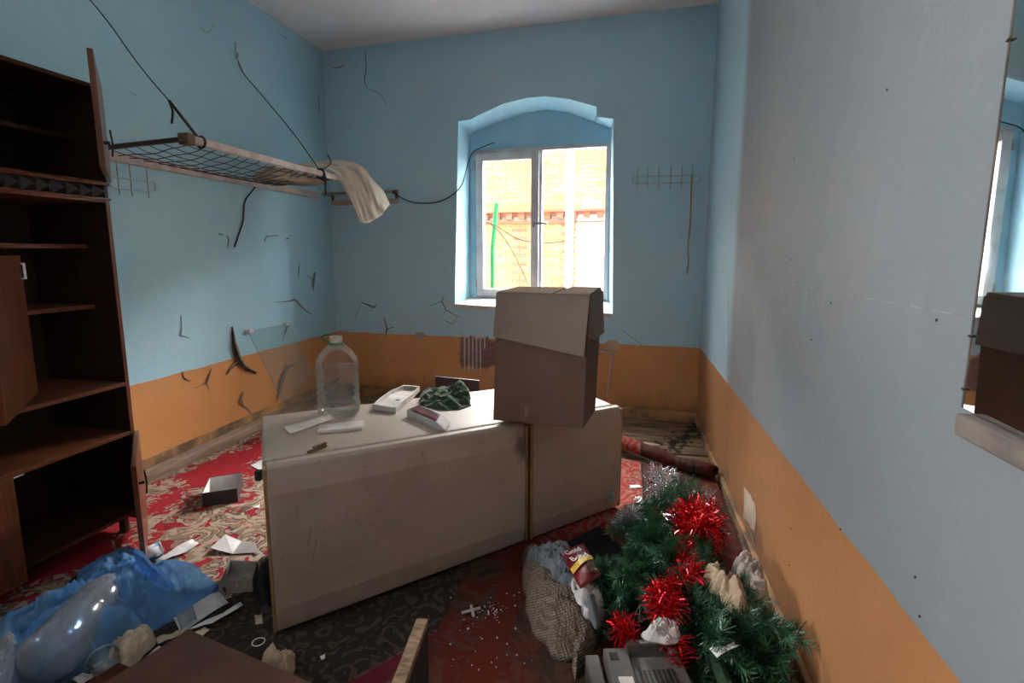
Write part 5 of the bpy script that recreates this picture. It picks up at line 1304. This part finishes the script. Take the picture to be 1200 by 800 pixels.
# papers
paper('paper_strip', 'long white paper strip on the rug beside the paper cup', [(181, 657), (186, 661), (233, 638), (225, 631)], Z0 + .012, h=.012)
fp = thing('folded_leaflet', 'folded white leaflet on the rug left of the fridge', 'paper', PZ(272, 638))
MB().prism([PZ(247, 642, .03), PZ(273, 649, .012), PZ(283, 634, .012), PZ(264, 626, .045)], (0, 0, .001)).build('white_page', M['paper'], fp)
MB().prism([PZ(273, 649, .012), PZ(303, 647, .016), PZ(299, 635, .03), PZ(283, 634, .012)], (0, 0, .001)).build('grey_page', M['greypaper'], fp)
paper('paper_sheet', 'white paper on the red rug at the left end of the fridge', [(294, 545), (312, 536), (318, 540), (318, 547), (303, 550)], Z0 + .004)
paper('paper_scrap', 'tiny white paper scrap on the rug near the black box lid', [(297, 594), (305, 590), (304, 595)], Z0 + .003)
# black box lid
bl = thing('box_lid', 'open black cardboard box lid with white inside on the rug', 'box', PZ(261, 582))
Q = [PZ(238, 594, Z0), PZ(279, 588, Z0), PZ(285, 568, Z0), PZ(247, 574, Z0)]; up = V((0, 0, .075)); cen = (Q[0] + Q[2]) / 2
for i in range(4):
    a, b = Q[i], Q[(i + 1) % 4]; ia, ib = a.lerp(cen, .02), b.lerp(cen, .02); ja, jb = a.lerp(cen, .035), b.lerp(cen, .035)
    w_ = MB().hexa([a, b, ib, ia, a + up, b + up, ib + up, ia + up]).build('side_wall', M['plum'], bl)
    MB().hexa([ia, ib, jb, ja, ia + up * .97, ib + up * .97, jb + up * .97, ja + up * .97]).build('white_lining', M['paper'], w_)
MB().prism([q.lerp(cen, .02) for q in Q], (0, 0, .003)).build('base_panel', M['paper'], bl)
# small open device box
db = thing('small_box', 'small open cream plastic box of odds and ends beside the fridge', 'box', PZ(282, 685))
Q = [PZ(259, 696, .012), PZ(297, 694, .012), PZ(303, 672, .012), PZ(270, 670, .012)]; up = V((0, 0, .055)); cen = (Q[0] + Q[2]) / 2
for i in range(4):
    a, b = Q[i], Q[(i + 1) % 4]; ia, ib = a.lerp(cen, .08), b.lerp(cen, .08)
    MB().hexa([a, b, ib, ia, a + up, b + up, ib + up, ia + up]).build('side_wall', M['cloth_grey'], db, bevel=.002)
MB().prism([q.lerp(cen, .05) for q in Q], (0, 0, .01)).build('base_panel', M['cloth_grey'], db)
MB().tube([PZ(263.5, 690, .04), PZ(262.5, 690.5, .04)], .010, 10).build('knob', M['device_d'], db)
MB().bar(PZ(280, 681, .05), PZ(288, 676, .05), .012, .010).build('blue_piece', M['sticker'], db); MB().bar(PZ(285, 684, .05), PZ(289, 678, .05), .006, .008).build('yellow_piece', M['yellow_band'], db); MB().bar(PZ(268, 684, .045), PZ(280, 684, .045), .02, .01).build('white_piece', M['paper'], db)
# papers before the fridge
paper('paper_sheet', 'torn white paper sheet on the rug between blue bag and fridge', [(200, 718), (256, 692), (268, 706), (212, 742)], Z0 + .014, h=.010)
paper('paper_sheet', 'narrow torn white paper sheet overlapping the larger one', [(220, 738), (282, 706), (286, 709), (250, 730)], Z0 + .024, h=.008)
paper('plastic_film', 'clear plastic piece on the torn white paper', [(206, 720), (226, 710), (231, 726), (212, 738)], Z0 + .036, 'clearbag', h=.012, cat='plastic film')
mb = MB(); pile(mb, [PZ(u, v, .04) for u, v in [(124, 762), (150, 742), (176, 730), (182, 744), (164, 764), (146, 786), (132, 780)]], .05, 81, z0=.012, amp=.018, sc=20, p=2.5)
tag(mb.build('crumpled_paper', M['oldpaper'], smooth=True), 'crumpled yellowed paper in front of the blue bag', 'paper')
paper('paper_strip', 'yellowish folded paper strip by the low table corner', [(182, 748), (212, 738), (214, 742), (186, 756)], Z0 + .02, 'oldpaper', h=.01)
paper('paper_strip', 'white paper strip beside the left edge of the low table', [(165, 776), (186, 756), (190, 760), (168, 782)], Z0 + .012, h=.004)
paper('paper_scrap', 'yellowed paper scrap between low table and fridge', [(226, 742), (240, 735), (246, 738), (234, 748)], Z0 + .02, 'oldpaper', h=.006)
# clear cup with blue rim
cp = thing('plastic_cup', 'clear plastic cup with a blue rim lying before the blue bag', 'cup', PZ(124, 785))
a, b = PZ(131, 792, .05), PZ(120, 770, .07); Mx = Matrix.Translation(a) @ (b - a).to_track_quat('Z', 'Y').to_matrix().to_4x4(); L = (b - a).length
MB().lathe([(.030, 0), (.042, L)], 24, Mx, cap=False).build('cup_wall', M['pet'], cp, smooth=True, solid=.001); MB().lathe([(.042, L - .006), (.045, L - .005), (.045, L), (.042, L)], 24, Mx, cap=False).build('rim', M['sticker'], cp); MB().lathe([(.001, .001), (.030, .001)], 24, Mx, cap=False).build('cup_base', M['clearbag'], cp)
paper('paper_scrap', 'white paper at the bottom left by the wooden batten', [(84, 796), (98, 788), (112, 792), (96, 802)], Z0 + .02, h=.01)
# ring and rags beside the fridge corner
p = PZ(303, 753, .02)
tag(MB().tube([p + V((.020 * math.cos(t), .020 * math.sin(t), .004)) for t in [k * .39270 for k in range(17)]], .002, 6).build('plastic_ring', M['whiteplastic']), 'thin white plastic ring on the dark rug by the fridge corner', 'ring')
cloth('rag', 'small dirty beige rag by the near fridge corner', [(308, 772), (316, 762), (330, 768), (342, 760), (346, 776), (340, 794), (322, 790)], .04, 91, 'cloth_beige', z=.03, zo=.018, amp=.02, sc=16, p=2.5)
paper('paper_scrap', 'small cream scrap of card beside the fridge edge', [(298, 722), (307, 720), (308, 730), (300, 732)], .022, 'oldpaper', h=.01)
paper('paper_scrap', 'tiny white scrap on the dark rug before the fridge', [(375, 769), (381, 766), (381, 771), (377, 773)], .024)
mb = MB(); pile(mb, [PZ(u, v, .05) for u, v in [(300, 672), (312, 655), (316, 664), (316, 696), (306, 700), (299, 690)]], .07, 95, z0=.012, amp=.02, sc=18, p=2)
tag(mb.build('black_bag_scrap', M['black'], smooth=True), 'crumpled black plastic scrap between small box and fridge', 'plastic scrap')
